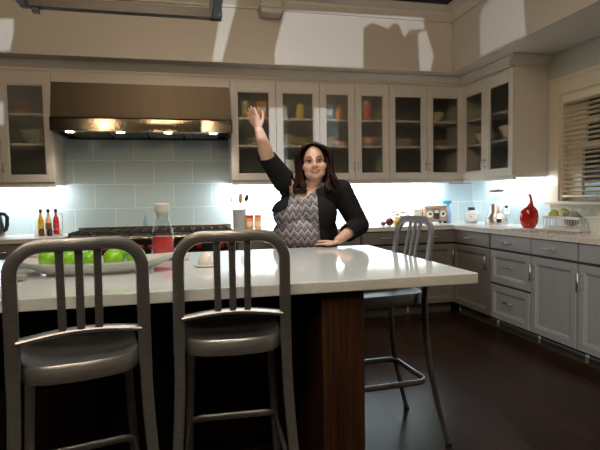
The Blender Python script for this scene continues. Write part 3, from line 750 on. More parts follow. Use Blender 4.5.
# ------------------------------------------------------------------ things on the island
pt = thing('serving_platter', 'long oval pale grey platter filled with green apples on the island', 'platter', (-.402, 2.195, CT), -.03)
pt.scale = (1, 1, 1.2)
b = MB(); n = 48
def ov(a, bb, z, lift=0): return [b.bm.verts.new((a*math.cos(2*PI*i/n), bb*math.sin(2*PI*i/n), z+lift*abs(math.cos(2*PI*i/n))**3)) for i in range(n)]
b.ring_faces([ov(.20,.075,0), ov(.25,.095,.014,.004), ov(.325,.125,.036,.014), ov(.340,.131,.04,.016), ov(.340,.131,.046,.016), ov(.322,.120,.042,.014), ov(.24,.088,.018,.004), ov(.12,.05,.014)])
b.build('dish', mat('pale_grey_glaze', (.58,.60,.60), .25), pt, smooth=True)
ap = [(-.608,2.252,.018,'green apple at the left end of the platter, nearest the clear bowl'),(-.520,2.222,.016,'green apple second from the left end of the platter'),(-.432,2.245,.016,'green apple at the middle of the platter'),
      (-.344,2.215,.016,'green apple right of the platter\'s middle, with a bright highlight'),(-.258,2.250,.018,'green apple at the right end of the row, nearest the red carafe'),(-.335,2.302,.024,'green apple at the back of the platter, partly behind the others')]
STEM = mat('apple_stem', (.10,.055,.02), .7)
proto = None
for i, (x, y, dz, lb) in enumerate(ap):
    if proto is None:
        t = thing('green_apple', lb, 'apple', (x, y, CT+dz), 0, 'green apples on the platter'); proto = t
        MB().lathe([(0,.006),(.012,.002),(.024,.003),(.036,.02),(.0425,.043),(.041,.058),(.031,.073),(.017,.078),(.006,.072),(0,.068)], seg=24).build('fruit', APPLE, t, smooth=True)
        MB().sweep([(0,0,.066),(.002,0,.078),(.006,0,.088)], .0015, seg=6).build('stem', STEM, t, smooth=True)
    else:
        t = copy_tree(proto); t['label'] = lb; t.location = (x, y, CT+dz)
    t.rotation_euler = (random.uniform(-.3,.3), random.uniform(-.3,.3), random.uniform(0,6))
    t.scale = (.97,.97,.97); t.location.y -= .03; t.location.z += .004
gb = thing('glass_bowl', 'small clear glass bowl in front of the platter\'s left end on the island', 'bowl', (-.672, 2.04, CT))
MB().lathe([(0,0),(.025,0),(.03,.006),(.046,.03),(.05,.052),(.048,.052),(.043,.031),(.026,.009),(0,.007)], seg=28).build('vessel', CLEAR, gb, smooth=True)
MB().lathe([(0,.008),(.028,.011),(.038,.024),(0,.026)], seg=24).build('contents', mat('beige_dip', (.45,.36,.26), .4), gb, smooth=True)
sw = thing('sweetener_caddy', 'little steel and blue caddy behind the platter\'s left end', 'caddy', (-.74, 2.44, CT))
MB().box(-.05, .05, -.03, .03, 0, .06, .006).build('holder', NICKEL, sw)
for i in range(5): MB().box(-.04, .04, -.022+.01*i, -.017+.01*i, .01, .085, .001).build('packet', mat('blue_paper' if i % 2 else 'white_paper', (.2,.3,.55) if i % 2 else (.8,.8,.8), .6), sw)
for x, y, lb, m in ((-.34,2.50,'steel-topped glass salt shaker behind the apples on the island',WHITEC),(-.30,2.53,'dark pepper shaker behind the apples, right of the salt',mat('pepper', (.06,.04,.03), .5))):
    s = thing('shaker', lb, 'shaker', (x, y, CT), 0, 'salt and pepper shakers')
    MB().lathe([(0,0),(.02,0),(.021,.004),(.016,.06),(0,.06)], seg=16).build('body', m, s, smooth=True)
    MB().lathe([(.0165,.058),(.017,.07),(.01,.08),(0,.082)], seg=16).build('cap', NICKEL, s, smooth=True)
# carafe of red drink
CA = thing('carafe', 'clear glass carafe of red drink with pale stopper on the island', 'carafe', (-.15, 2.58, CT), 0)
CA.scale = (1.1, 1.1, .96)
MB().lathe([(0,0),(.05,0),(.054,.006),(.053,.11),(.048,.15),(.034,.20),(.029,.225),(.032,.25),(.030,.25),(.026,.225),(.031,.2),(.045,.15),(.05,.11),(.051,.01),(0,.006)], seg=28).build('vessel', CLEAR, CA, smooth=True)
MB().lathe([(0,.007),(.0485,.008),(.0485,.105),(.047,.120),(0,.120)], seg=28).build('red_drink', mat('red_drink', (.72,.05,.055), .15, coat=.5), CA, smooth=True)
MB().lathe([(0,.215),(.024,.215),(.030,.25),(.036,.252),(.036,.292),(.03,.298),(0,.30)], seg=22).build('stopper', mat('frosted_stopper', (.66,.66,.66), .35), CA, smooth=True)
ctray = MB(); ctray.lathe([(0,0),(.07,0),(.078,.004),(.076,.006),(0,.004)], seg=32)
tag(ctray.build('coaster', mat('dark_coaster', (.16,.13,.12), .3), None, (-.15, 2.58, CT), smooth=True), 'round dark coaster under the red carafe', 'coaster')
CA.location.z += .0045
dm = thing('butter_dish', 'white domed ceramic butter dish behind the second stool\'s slats', 'dish', (.062, 2.24, CT))
MB().lathe([(0,0),(.05,0),(.06,.004),(.062,.008),(.05,.009),(0,.007)], seg=28).build('plate', WHITEC, dm, smooth=True)
MB().lathe([(.04,.009),(.041,.02),(.036,.042),(.024,.057),(.010,.064),(0,.066)], seg=28).build('dome_lid', WHITEC, dm, smooth=True)
tag(MB().lathe([(0,0),(.018,0),(.03,.02),(.031,.03),(.028,.03),(.016,.006),(0,.005)], seg=22).build('dip_cup', WHITEC, None, (-.045, 2.50, CT), smooth=True), 'tiny white ceramic cup right of the red carafe', 'cup')

# ------------------------------------------------------------------ hanging frame above the island
hr = thing('hanging_frame', 'dark bronze rectangular frame hanging above the island, cut by the top edge', 'frame', (-.31, 2.05, 2.14))
hx, hy = .43, .50
MB().box(-hx-.02, hx+.05, hy-.02, hy+.02, 0, .052, .003).build('front_bar', RACKM, hr)
MB().box(-hx-.02, hx+.05, -hy-.02, -hy+.02, 0, .052, .003).build('rear_bar', RACKM, hr)
for x in (-hx, hx+.03): MB().box(x-.02, x+.02, -hy+.02, hy-.02, 0, .052, .003).build('side_bar', RACKM, hr)
MB().box(-hx+.03, -hx+.06, hy-.016, hy+.016, -.022, 0, .002).build('bolt_foot', BLACK, hr)
MB().box(hx+.0, hx+.06, hy-.03, hy+.03, .0, .09, .003).build('corner_block', RACKM, hr)
for x in (-hx, hx+.03):
    for y in (-hy, hy-.01): MB().cyl((x, y, .05), (x, y, 1.85), .007).build('hanging_rod', RACKM, hr)
# painted block high on the back soffit
struct(MB().box(.665, .855, 4.41, 4.569, 2.91, 3.12, .004).box(.65, .87, 4.39, 4.569, 2.95, 2.975, .004).build('trim_6', PAINT))

# ------------------------------------------------------------------ crockery and packets behind the reeded glass
def bowl(h, r): return [(0,0),(r*.5,0),(r*.55,h*.08),(r*.9,h*.6),(r,h),(r*.95,h),(r*.84,h*.6),(r*.45,h*.14),(0,h*.1)]
COLS = {'cream':(.62,.52,.36),'brown':(.22,.10,.05),'orange':(.62,.20,.03),'yellow':(.68,.50,.06),'red':(.6,.06,.03),'white':(.75,.74,.70),'green':(.22,.42,.05),'blue':(.10,.28,.5),'pink':(.66,.34,.27),'grey':(.35,.35,.34),'olive':(.35,.28,.07),'tan':(.46,.33,.20)}
ZS = (1.4105, 1.7555, 2.0255)
def stuff(kind, col, x, y, lev, label, s=1.0):
    m = mat('crock_'+col, COLS[col], .35); z = ZS[lev]
    if kind == 'bowl':
        o = MB().lathe(bowl(.085*s, .085*s), seg=22).build('bowl', m, None, (x,y,z), smooth=True); return tag(o, label, 'bowl')
    if kind == 'box':
        t = thing('food_box', label, 'box', (x,y,z)); MB().box(-.055*s,.055*s,-.03,.03,0,.17*s,.002).build('carton', m, t)
        MB().box(-.04*s,.04*s,-.031,-.029,.05*s,.11*s).build('front_panel', mat('crock_white', COLS['white'], .35), t); return t
    if kind == 'jar':
        t = thing('pantry_jar', label, 'jar', (x,y,z)); MB().lathe([(0,0),(.04*s,0),(.042*s,.01),(.042*s,.12*s),(.034*s,.135*s),(0,.135*s)], seg=18).build('jar_body', m, t, smooth=True)
        MB().lathe([(0,.134*s),(.037*s,.134*s),(.037*s,.16*s),(0,.162*s)], seg=18).build('lid', mat('crock_tan', COLS['tan'], .35), t, smooth=True); return t
def plates(col, x, y, lev, n, r, label, group):
    m = mat('crock_'+col, COLS[col], .35); first = None
    for i in range(n):
        if first is None:
            first = MB().lathe([(0,0),(r*.6,0),(r*.65,.004),(r,.016),(r,.019),(r*.62,.008),(0,.006)], seg=26).build('plate', m, None, (x,y,ZS[lev]), smooth=True); o = first
            tag(o, label, 'plate', group)
        else:
            o = first.copy(); C.objects.link(o); o.location.z = ZS[lev]+.0115*i
Y1 = 4.93
# left cabinet
stuff('bowl','brown',-1.47,Y1,2,'brown bowl on the top shelf of the cabinet left of the hood',1.2)
stuff('bowl','grey',-1.40,Y1,1,'wide grey bowl on the middle shelf of the cabinet left of the hood',1.5)
# first cabinet right of the hood
stuff('jar','olive',.555,4.90,2,'olive jar on the top shelf right of the hood',1.1)
stuff('box','orange',.715,4.90,2,'orange carton on the top shelf behind the raised hand',1.05)
plates('cream',.655,Y1,1,6,.105,'cream dinner plate in the stack on the middle shelf behind the raised hand','cream plates behind the raised hand')
stuff('jar','green',.565,4.88,0,'green jar on the bottom shelf beside the hood',.5); stuff('jar','yellow',.665,4.88,0,'squat yellow jar on the bottom shelf beside the hood',.5)
stuff('jar','grey',.955,4.90,2,'grey jar on the top shelf of the door right of the raised hand',1.0); stuff('jar','yellow',1.12,4.90,2,'yellow jar on the top shelf of the door right of the raised hand',1.05)
plates('cream',1.00,Y1,1,9,.08,'cream plate in the left stack on the shelf above the woman\'s hair','cream plates above the hair')
stuff('bowl','olive',1.135,Y1,1,'olive bowl on the middle shelf above the woman\'s hair',.95)
stuff('jar','green',.93,4.88,0,'green canister on the bottom shelf between raised arm and head',1.0); stuff('box','white',1.03,4.90,0,'white carton on the bottom shelf left of the woman\'s head',1.2)
stuff('jar','blue',1.14,4.88,0,'blue canister on the bottom shelf just left of the woman\'s head',1.15); stuff('jar','orange',1.02,4.83,0,'low orange jar in front of the white carton',.55)
# second cabinet
stuff('box','blue',1.42,4.90,2,'blue carton on the top shelf right of the woman\'s head',1.0); stuff('jar','orange',1.54,4.90,2,'orange jar next to the blue carton on the top shelf',.9)
stuff('bowl','olive',1.43,Y1,1,'olive bowl on the middle shelf right of the woman\'s head',.9); stuff('bowl','pink',1.56,4.91,1,'pink bowl next to the olive bowl on the middle shelf',.7)
plates('tan',1.475,Y1,0,9,.10,'tan plate in the stack on the bottom shelf right of the woman\'s head','tan plates by the head')
stuff('jar','red',1.845,4.90,2,'large red canister on the top shelf of the middle cabinet',1.25)
stuff('bowl','pink',1.87,Y1,1,'wide pink bowl under the red canister on the middle shelf',1.15)
plates('brown',1.85,Y1,0,5,.10,'dark brown plate in the stack on the bottom shelf under the pink bowl','brown plates under the pink bowl')
# third cabinet
plates('cream',2.26,Y1,1,6,.11,'cream plate on the middle shelf of the left door nearest the corner','cream plates near the corner')
stuff('bowl','brown',2.30,Y1,0,'brown bowl on the bottom shelf of the left door nearest the corner',1.0)
stuff('bowl','cream',2.66,Y1,2,'cream bowl on the top shelf next to the corner',1.2)
plates('tan',2.68,Y1,1,5,.11,'tan plate on the middle shelf next to the corner','tan plates next to the corner')
stuff('bowl','tan',2.68,Y1,0,'tan bowl on the bottom shelf next to the corner',.8)
# right-wall cabinet
stuff('bowl','cream',3.06,4.56,1,'cream bowl on the middle shelf of the right-wall cabinet, far door',1.3)
stuff('bowl','cream',3.06,4.13,1,'cream bowl on the middle shelf of the right-wall cabinet, near door',1.45)
stuff('bowl','grey',3.06,4.13,0,'grey bowl on the bottom shelf of the right-wall cabinet, near door',1.1)

KB, KEY, COOLK, AMB, EXPO = 3.0, .50, .85, .010, 0.0
# ------------------------------------------------------------------ the woman
SKIN = mat('skin', (.64,.40,.31), .45, build=noise_col((.62,.375,.285),(.69,.44,.345), 12, lo=.3, hi=.7))
LIPS = mat('lips', (.50,.185,.15), .35)
KNIT = mat('black_knit', (.009,.009,.010), .85, spec=.2)
BLOUSE = mat('zigzag_blouse', (.3,.3,.32), .75, build=zigzag_build)
TROUS = mat('dark_trousers', (.02,.02,.024), .8)
HAIRM = mat('dark_brown_hair', (.018,.007,.005), .5, spec=.25, build=noise_col((.010,.0045,.0035),(.034,.013,.008), 40, (1,1,.15), .3))
ORI = Vector((.745, 3.10, 0))
TH = math.radians(20)
FU, FF = Vector((math.cos(TH), -math.sin(TH), 0)), Vector((-math.sin(TH), -math.cos(TH), 0))
def B(u, f, z): return FU*u+FF*f+Vector((0,0,z))                     # person space (origin at the feet)
RB = Matrix((FU, -FF, Vector((0,0,1)))).transposed()
def Wp(x, y, z): return Vector((x, y, z))-ORI
HC = Wp(.788, 3.06, 1.447); HT = math.radians(13)
RHt = Matrix.Rotation(-HT, 3, 'Z') @ Matrix.Rotation(math.radians(-3), 3, 'Y')
HU_, HF_, HZ_ = RHt @ Vector((1,0,0)), RHt @ Vector((0,-1,0)), RHt @ Vector((0,0,1))
def H(u, f, z): return HC+HU_*u+HF_*f+HZ_*z
RH = Matrix((HU_, -HF_, HZ_)).transposed()
def torso(mb, g, bust=True, belly=True):
    mb.ell(B(0,-.01,.84), (.20+g,.165+g,.14+g), M=RB)
    mb.ell(B(0,-.01,.98), (.185+g,.145+g,.15+g), M=RB)
    if belly: mb.ell(B(-.025,.035,.97), (.195+g,.165+g,.15+g), M=RB)
    mb.ell(B(-.005,0,1.12), (.185+g,.14+g,.17+g), M=RB)
    mb.ell(B(.03,-.01,1.21), (.165+g,.10+g,.095+g), M=RB)
    if bust:
        for s in (-1, 1): mb.ell(B(-.012+s*.094,.095,1.115), (.097+g,.085+g,.088+g), M=RB)
    mb.capsule(B(-.11,-.01,1.275), .055+g, B(.19,-.015,1.258), .055+g)
SHR, ELR, WRR = Wp(.640,3.11,1.270), Wp(.482,3.03,1.462), Wp(.411,2.925,1.636)
SHL, ELL, WRL = Wp(.968,3.06,1.258), Wp(1.083,3.03,1.032), Wp(.886,2.862,.953)
def shrink(mb, name, mats, parent, voxel=.005, smooth=3, sub=None):
    """fuse the overlapping forms into one continuous skin"""
    me = bpy.data.meshes.new(name+'_tmp'); bmesh.ops.recalc_face_normals(mb.bm, faces=mb.bm.faces); mb.bm.to_mesh(me); mb.bm.free()
    o = bpy.data.objects.new(name+'_tmp', me); C.objects.link(o)
    r = o.modifiers.new('r', 'REMESH'); r.mode = 'VOXEL'; r.voxel_size = voxel; r.use_smooth_shade = True
    s = o.modifiers.new('s', 'SMOOTH'); s.factor = .5; s.iterations = smooth
    bpy.context.view_layer.update()
    dg = bpy.context.evaluated_depsgraph_get()
    me2 = bpy.data.meshes.new_from_object(o.evaluated_get(dg)); me2.name = name
    bpy.data.objects.remove(o); bpy.data.meshes.remove(me)
    for m in mats: me2.materials.append(m)
    bm = bmesh.new(); bm.from_mesh(me2)
    for f in bm.faces: f.smooth = True
    if sub: sub(bm)
    bm.to_mesh(me2); bm.free()
    q = bpy.data.objects.new(name, me2); C.objects.link(q); q.parent = parent
    return q
def hand(mb, wrist, d, s, curl=0.0, spread=.06, size=1.0, plump=1.0):
    """d = finger direction, s = towards the thumb, n = out of the back of the hand"""
    d = d.normalized(); s = (s-d*s.dot(d)).normalized(); n = s.cross(d)
    if curl < 0: n = -n; curl = -curl
    k = size
    for t, w in ((.0,.024),(.02,.030),(.045,.036),(.07,.039)):
        c = wrist+d*(t+.008)*k
        q = Matrix((s, d, n)).transposed()
        mb.ell(c, (w*k, .024*k, .0135*k), 14, 8, M=q)
    for i, (off, ln) in enumerate(((.0295,.070),(.0100,.078),(-.0095,.072),(-.028,.056))):
        base = wrist+d*(.075-.004*abs(i-1))*k+s*off*k; a = 0; p = base; r = (.0080-.0004*i)*plump
        dd = (d+s*spread*(1.2-i*.8)).normalized()
        for j, fr in enumerate((.45,.3,.25)):
            a += curl*(1+.3*i)
            v = (dd*math.cos(a)-n*math.sin(a))
            p2 = p+v*ln*fr*k; mb.capsule(p, r*k, p2, (r-.0007)*k, 10); p = p2; r -= .0007
    p = wrist+d*.025*k+s*.024*k
    for v, ln, r0, r1 in ((d*.75+s*.65-n*.25,.036,.0125,.0105),(d*.9+s*.42-n*.15,.030,.0100,.0090),(d*.97+s*.2,.024,.009,.0075)):
        p2 = p+v.normalized()*ln*k; mb.capsule(p, r0*k, p2, r1*k, 10); p = p2
wm = thing('person', 'woman in black cardigan and grey zigzag blouse, right arm raised, behind the island', 'person', tuple(ORI))
b = MB()
torso(b, 0)
b.capsule(B(.035,-.015,1.25), .066, H(0,-.02,-.09), .054)
# head
b.ell(H(0,-.012,.024), (.077,.096,.100), 24, 14, M=RH)
b.ell(H(0,.014,-.044), (.071,.072,.070), 24, 14, M=RH)
for s in (-1, 1):
    b.ell(H(s*.040,.050,-.030), (.035,.034,.038), M=RH)
    b.ell(H(s*.034,.044,-.064), (.034,.034,.036), M=RH)
    b.ell(H(s*.079,-.012,-.012), (.010,.020,.032), 12, 8, M=RH)
    b.capsule(H(s*.014,.082,.026), .0105, H(s*.050,.064,.024), .0105)
    b.ell(H(s*.0115,.092,-.028), (.0095,.0105,.008), 12, 8, M=RH)
b.capsule(H(0,.084,.014), .0085, H(0,.101,-.024), .0120)
b.ell(H(0,.063,-.090), (.031,.026,.025), M=RH)
b.ell(H(0,.020,-.102), (.046,.045,.024), M=RH)
lip = [(-.024,.077,-.052),(-.013,.086,-.0575),(0,.0895,-.0595),(.013,.086,-.0575),(.024,.077,-.052)]
for a_, b_ in zip(lip, lip[1:]):
    b.capsule(H(*a_), .005, H(*b_), .005, 10); b.capsule(H(a_[0]*.75,a_[1]-.002,a_[2]-.009), .006, H(b_[0]*.75,b_[1]-.002,b_[2]-.009), .006, 10)
# arms
b.capsule(SHR, .052, ELR, .047); b.capsule(ELR, .048, ELR.lerp(WRR, .35), .046); b.capsule(ELR.lerp(WRR, .35), .046, WRR, .0275)
b.capsule(SHL, .064, ELL, .050); b.capsule(ELL, .048, ELL.lerp(WRL, .35), .044); b.capsule(ELL.lerp(WRL, .35), .044, WRL, .027)
hand(b, WRR+Vector((0,0,.004)), Vector((-.068,-.075,.118)), Vector((.62,-.60,.40)), .06, -.02, .97, 1.16)
hand(b, WRL+Vector((-.008,-.004,-.011)), Vector((-.158,-.06,-.016)), Vector((-.3,1,0)), -.05, .10, .98)
# legs
for s in (-1, 1):
    b.capsule(B(s*.095,-.01,.80), .098, B(s*.088,.01,.46), .066); b.capsule(B(s*.088,.01,.46), .064, B(s*.085,-.02,.30), .058)
    b.capsule(B(s*.085,-.02,.30), .058, B(s*.085,-.025,.09), .038); b.capsule(B(s*.085,-.04,.045), .034, B(s*.095,.12,.032), .026)
mouth = [H(x*.92, y+.004, z-.0045) for x, y, z in lip]
def paint_lips(bm):
    for f in bm.faces:
        c = f.calc_center_median()
        if (c-HC).length < .14:
            for p, q in zip(mouth, mouth[1:]):
                t = max(0, min(1, (c-p).dot(q-p)/(q-p).length_squared)); dv = c-(p+(q-p)*t)
                lz = abs(dv.dot(HZ_))
                if lz < .0068 and dv.length < .015: f.material_index = 1
shrink(b, 'body', [SKIN, LIPS], wm, .0042, 3, paint_lips)
# teeth, eyes, brows
MB().sweep([H(-.015,.0850,-.0605), H(-.007,.0905,-.0632), H(.007,.0905,-.0632), H(.015,.0850,-.0605)], .0032, .0022, seg=8, radii=[.5,1,1,.5]).build('teeth', mat('teeth', (.7,.66,.6), .25), wm, smooth=True)
EYEW = mat('eye_white', (.62,.58,.54), .25); IRIS = mat('dark_iris', (.02,.011,.007), .2)
for s in (-1, 1):
    e = MB(); e.ell(H(s*.033,.0745,.0035), (.0155,.009,.0075), 16, 10, M=RH); e = e.build('eye', EYEW, wm, smooth=True)
    MB().ell(H(s*.033+.001,.0815,.0035), (.0068,.003,.0068), 14, 8, M=RH).build('iris', IRIS, e, smooth=True)
    l = MB(); l.sweep([H(s*.0175,.0800,.0045), H(s*.027,.0848,.0115), H(s*.038,.0825,.0118), H(s*.050,.0745,.0060)], .0028, .0022, seg=8)
    l.build('eyelash', HAIRM, wm, smooth=True)
    l = MB(); l.sweep([H(s*.016,.0925,.029), H(s*.030,.0895,.0345), H(s*.044,.080,.0335), H(s*.055,.068,.027)], .0042, .003, seg=8, radii=[.8,1,.9,.4])
    l.build('eyebrow', HAIRM, wm, smooth=True)
# blouse
b = MB(); torso(b, .010)
def in_rng(v, a, c): return a <= v <= c
def uf(p): return p.dot(FU), p.dot(FF), p.z
def tidy(bm):
    bmesh.ops.delete(bm, geom=[v for v in bm.verts if not v.link_faces], context='VERTS')
    for _ in range(6):
        bd = [v for v in bm.verts if v.is_boundary]
        new = {}
        for v in bd:
            nb = [e.other_vert(v) for e in v.link_edges if e.is_boundary]
            if len(nb) == 2: new[v] = v.co*.4+(nb[0].co+nb[1].co)*.3
        for v, c in new.items(): v.co = c
def cut_blouse(bm):
    kill = []
    for f in bm.faces:
        u, ff, z = uf(f.calc_center_median())
        du = u-.0
        if z < .77 or (ff > -.03 and z > 1.205+abs(du+.01)*.95) or z > 1.315 or u > .19 or u < -.27: kill.append(f)
    bmesh.ops.delete(bm, geom=kill, context='FACES'); tidy(bm)
bo = shrink(b, 'blouse', [BLOUSE], wm, .006, 4, cut_blouse)
# pale lace edge showing in the neckline
b = MB(); torso(b, .005)
def cut_lace(bm):
    kill = [f for f in bm.faces if (lambda u, ff, z: not (ff > .0 and 1.185+abs(u+.01)*.95 < z < 1.215+abs(u+.01)*.95 and abs(u) < .085))(*uf(f.calc_center_median()))]
    bmesh.ops.delete(bm, geom=kill, context='FACES'); tidy(bm)
shrink(b, 'camisole', [mat('white_lace', (.7,.66,.63), .7)], wm, .005, 3, cut_lace)
# cardigan
CUR, CUL = Wp(.468,3.025,1.487), Wp(.965,2.925,.988)
b = MB(); torso(b, .020, True, True)
b.capsule(SHR.lerp(CUR, .28), .076, CUR, .056); b.capsule(CUR, .056, CUR+(WRR-ELR)*.25, .054)
b.capsule(SHL, .080, ELL, .066); b.capsule(ELL, .066, CUL, .056); b.capsule(CUL, .056, CUL+(WRL-ELL)*.2, .054)
dR, dL = (WRR-ELR).normalized(), (WRL-ELL).normalized()
def cut_card(bm):
    kill = []
    for f in bm.faces:
        c = f.calc_center_median(); u, ff, z = uf(c)
        ra, la = (c-CUR).dot(dR), (c-CUL).dot(dL)
        if (ra > 0 and (c-CUR).length < .14) or (la > 0 and (c-CUL).length < .13 and ff > .03 and c.x > CUL.x-.14 and (c-(CUL+dL*la)).length < .075): kill.append(f); continue
        if z < .66: kill.append(f); continue
        edge = .088+max(0, 1.2-z)*.06 if z < 1.2 else .088-(z-1.2)*.28
        front = ff > -.035 or (u < -.1 and ff > -.125)
        if front and u < edge and not (u < -.085 and z > 1.30) and not (u < -.10 and (c-SHR).dot((CUR-SHR).normalized()) > .0): kill.append(f); continue
        if z > 1.25 and abs(u-.035) < .085+0*z and (c-B(.035,-.015,z)).length < .105: kill.append(f)
    bmesh.ops.delete(bm, geom=kill, context='FACES'); tidy(bm)
ca = shrink(b, 'cardigan', [KNIT], wm, .006, 5, cut_card)
sd = ca.modifiers.new('thickness', 'SOLIDIFY'); sd.thickness = .004; sd.offset = 0
# trousers and shoes
b = MB(); b.ell(B(0,-.01,.84), (.206,.171,.14), M=RB)
for s in (-1, 1):
    b.capsule(B(s*.095,-.01,.80), .108, B(s*.088,.01,.46), .080); b.capsule(B(s*.088,.01,.46), .080, B(s*.086,-.02,.12), .066)
def cut_tr(bm):
    bmesh.ops.delete(bm, geom=[f for f in bm.faces if f.calc_center_median().z > .93 or f.calc_center_median().z < .075], context='FACES'); tidy(bm)
shrink(b, 'trousers', [TROUS], wm, .008, 3, cut_tr)
for s in (-1, 1):
    b = MB(); b.capsule(B(s*.085,-.045,.048), .045, B(s*.095,.09,.042), .040); b.ell(B(s*.097,.12,.032), (.042,.06,.030), M=RB)
    def cut_sh(bm):
        for v in bm.verts: v.co.z = max(v.co.z, .001)
    shrink(b, 'shoe', [BLACK], wm, .006, 3, cut_sh)
# hair: a cap with side-swept locks that curl on the shoulders
rnd = random.Random(11)
hb = MB(); hb.ell(H(0,-.034,.036), (.092,.104,.106), 28, 18, M=RH)
hb.ell(H(0,-.06,-.05), (.085,.075,.12), 24, 14, M=RH)
def lock(pts, r, rad=(.7,1,1.05,1,.8,.25)):
    # Catmull-Rom through the guide points
    P = [Vector(p) for p in pts]; out = []; rr = []
    Q = [P[0]*2-P[1]]+P+[P[-1]*2-P[-2]]
    n = len(P)-1
    for i in range(n):
        for j in range(5):
            t = j/5; a, b_, c, d = Q[i:i+4]
            out.append(.5*((2*b_)+(c-a)*t+(2*a-5*b_+4*c-d)*t*t+(3*b_-a-3*c+d)*t**3))
            x = (i+t)/n*(len(rad)-1); k0 = int(x); rr.append(rad[k0]+(rad[min(k0+1, len(rad)-1)]-rad[k0])*(x-k0))
    out.append(P[-1]); rr.append(rad[-1])
    ph = rnd.uniform(0, 6)
    for i, q in enumerate(out):
        t = i/(len(out)-1)
        if t > .35: q += (HU_*math.sin(t*15+ph)+HF_*math.cos(t*15+ph))*.0075*min(1, (t-.35)*3)
    hb.sweep(out, r, r*.6, seg=8, radii=rr)
for s in (-1, 1):
    for i in range(17):
        q = i/16                                         # 0 at the brow, 1 at the nape
        f0 = .058-.13*q
        j = lambda a: rnd.uniform(-a, a)
        wide = .100+.012*math.sin(q*PI)+j(.006)
        end = -.150-.035*rnd.random()-(.02 if s > 0 else .0)
        pts = [H(-.014, f0*.80+.008, .123-.006*q), H(s*.052-.006, f0*.95+.012, .106+.002*q), H(s*(wide-.004), f0*.75+.010, .060), H(s*wide, f0*.7-.004, -.01), H(s*(wide+.004), f0*.8-.004+j(.006), -.08),
               H(s*(wide+.016)+j(.008), f0+j(.012)+.01*(1-q), -.125), H(s*(wide+.022)+j(.014), f0+j(.02)+.012, end), H(s*(wide-.006)+j(.016), f0+.02+j(.02), end-.016)]
        lock(pts, .019 if q > .1 else .015)
    for i in range(8):                                   # front locks lying towards the chest
        j = lambda a: rnd.uniform(-a, a)
        x0 = .082+.006*i/8
        pts = [H(s*(x0), .045-.008*i, .03), H(s*(x0+.006), .042-.006*i, -.04), H(s*(x0+.002), .05-.004*i, -.10), H(s*(x0-.006+j(.01)), .065+j(.01), -.145), H(s*(x0+j(.02)), .075+j(.012), -.185), H(s*(x0-.02+j(.015)), .07+j(.01), -.175)]
        lock(pts, .014)
for i in range(12):
    u = -.085+.17*i/11; j = lambda a: rnd.uniform(-a, a)
    lock([H(u*.4,-.07,.125), H(u,-.128,.05), H(u*1.05,-.135,-.05), H(u*1.1,-.13,-.13), H(u*1.1+j(.01),-.11,-.20), H(u*1.05,-.10,-.22)], .022)
hb.build('hair', HAIRM, wm, smooth=True)

# ------------------------------------------------------------------ light
def area(name, loc, target, size, power, col, size_y=None, spread=None):
    l = bpy.data.lights.new(name, 'AREA'); l.energy = power; l.color = col; l.shape = 'RECTANGLE'; l.size = size; l.size_y = size_y or size
    if spread: l.spread = math.radians(spread)
    o = bpy.data.objects.new(name, l); C.objects.link(o); o.location = loc
    d = Vector(target)-Vector(loc); o.rotation_euler = d.to_track_quat('-Z', 'Y').to_euler(); return o
WARM, COOL, LED = (1,.76,.50), (.88,.94,1), (.97,.98,1.0)
# tubes under the wall cabinets
area('under_cabinet_tube_back', (1.55, 4.95, 1.355), (1.55, 5.95, .355), 2.25, KB*18, LED, .03)
area('under_cabinet_tube_right', (3.07, 4.36, 1.355), (4.07, 4.36, .355), .84, KB*2.2, LED, .03)
area('under_cabinet_tube_left', (-1.63, 4.95, 1.355), (-1.63, 5.95, .355), .80, KB*2.4, LED, .03)
# hood spots
for x in LAMPX:
    l = bpy.data.lights.new('hood_spot', 'SPOT'); l.energy = 9; l.color = (1,.88,.70); l.spot_size = math.radians(120); l.spot_blend = .7; l.shadow_soft_size = .03
    o = bpy.data.objects.new('hood_spot', l); C.objects.link(o); o.location = (-.385+x, YB-.535, 1.82)
    o.rotation_euler = (.12, 0, 0)
# studio lamps above the set, in front of the wall cabinets
area('studio_lamp_front', (-.3, .3, 3.5), (.7, 4.6, 1.6), 1.2, KEY*95, WARM)
for x in (-1.54, -.60, -.32, .28):
    l = bpy.data.lights.new('studio_lamp', 'POINT'); l.energy = KEY*45; l.color = WARM; l.shadow_soft_size = .05
    o = bpy.data.objects.new('studio_lamp', l); C.objects.link(o); o.location = (x, -.6, 2.65)
area('added_island_fill', (.7, 2.3, 3.7), (.6, 2.6, .9), 1.3, KEY*58, (1,.93,.84), None, 118)  # fill added to brighten the island top and stools
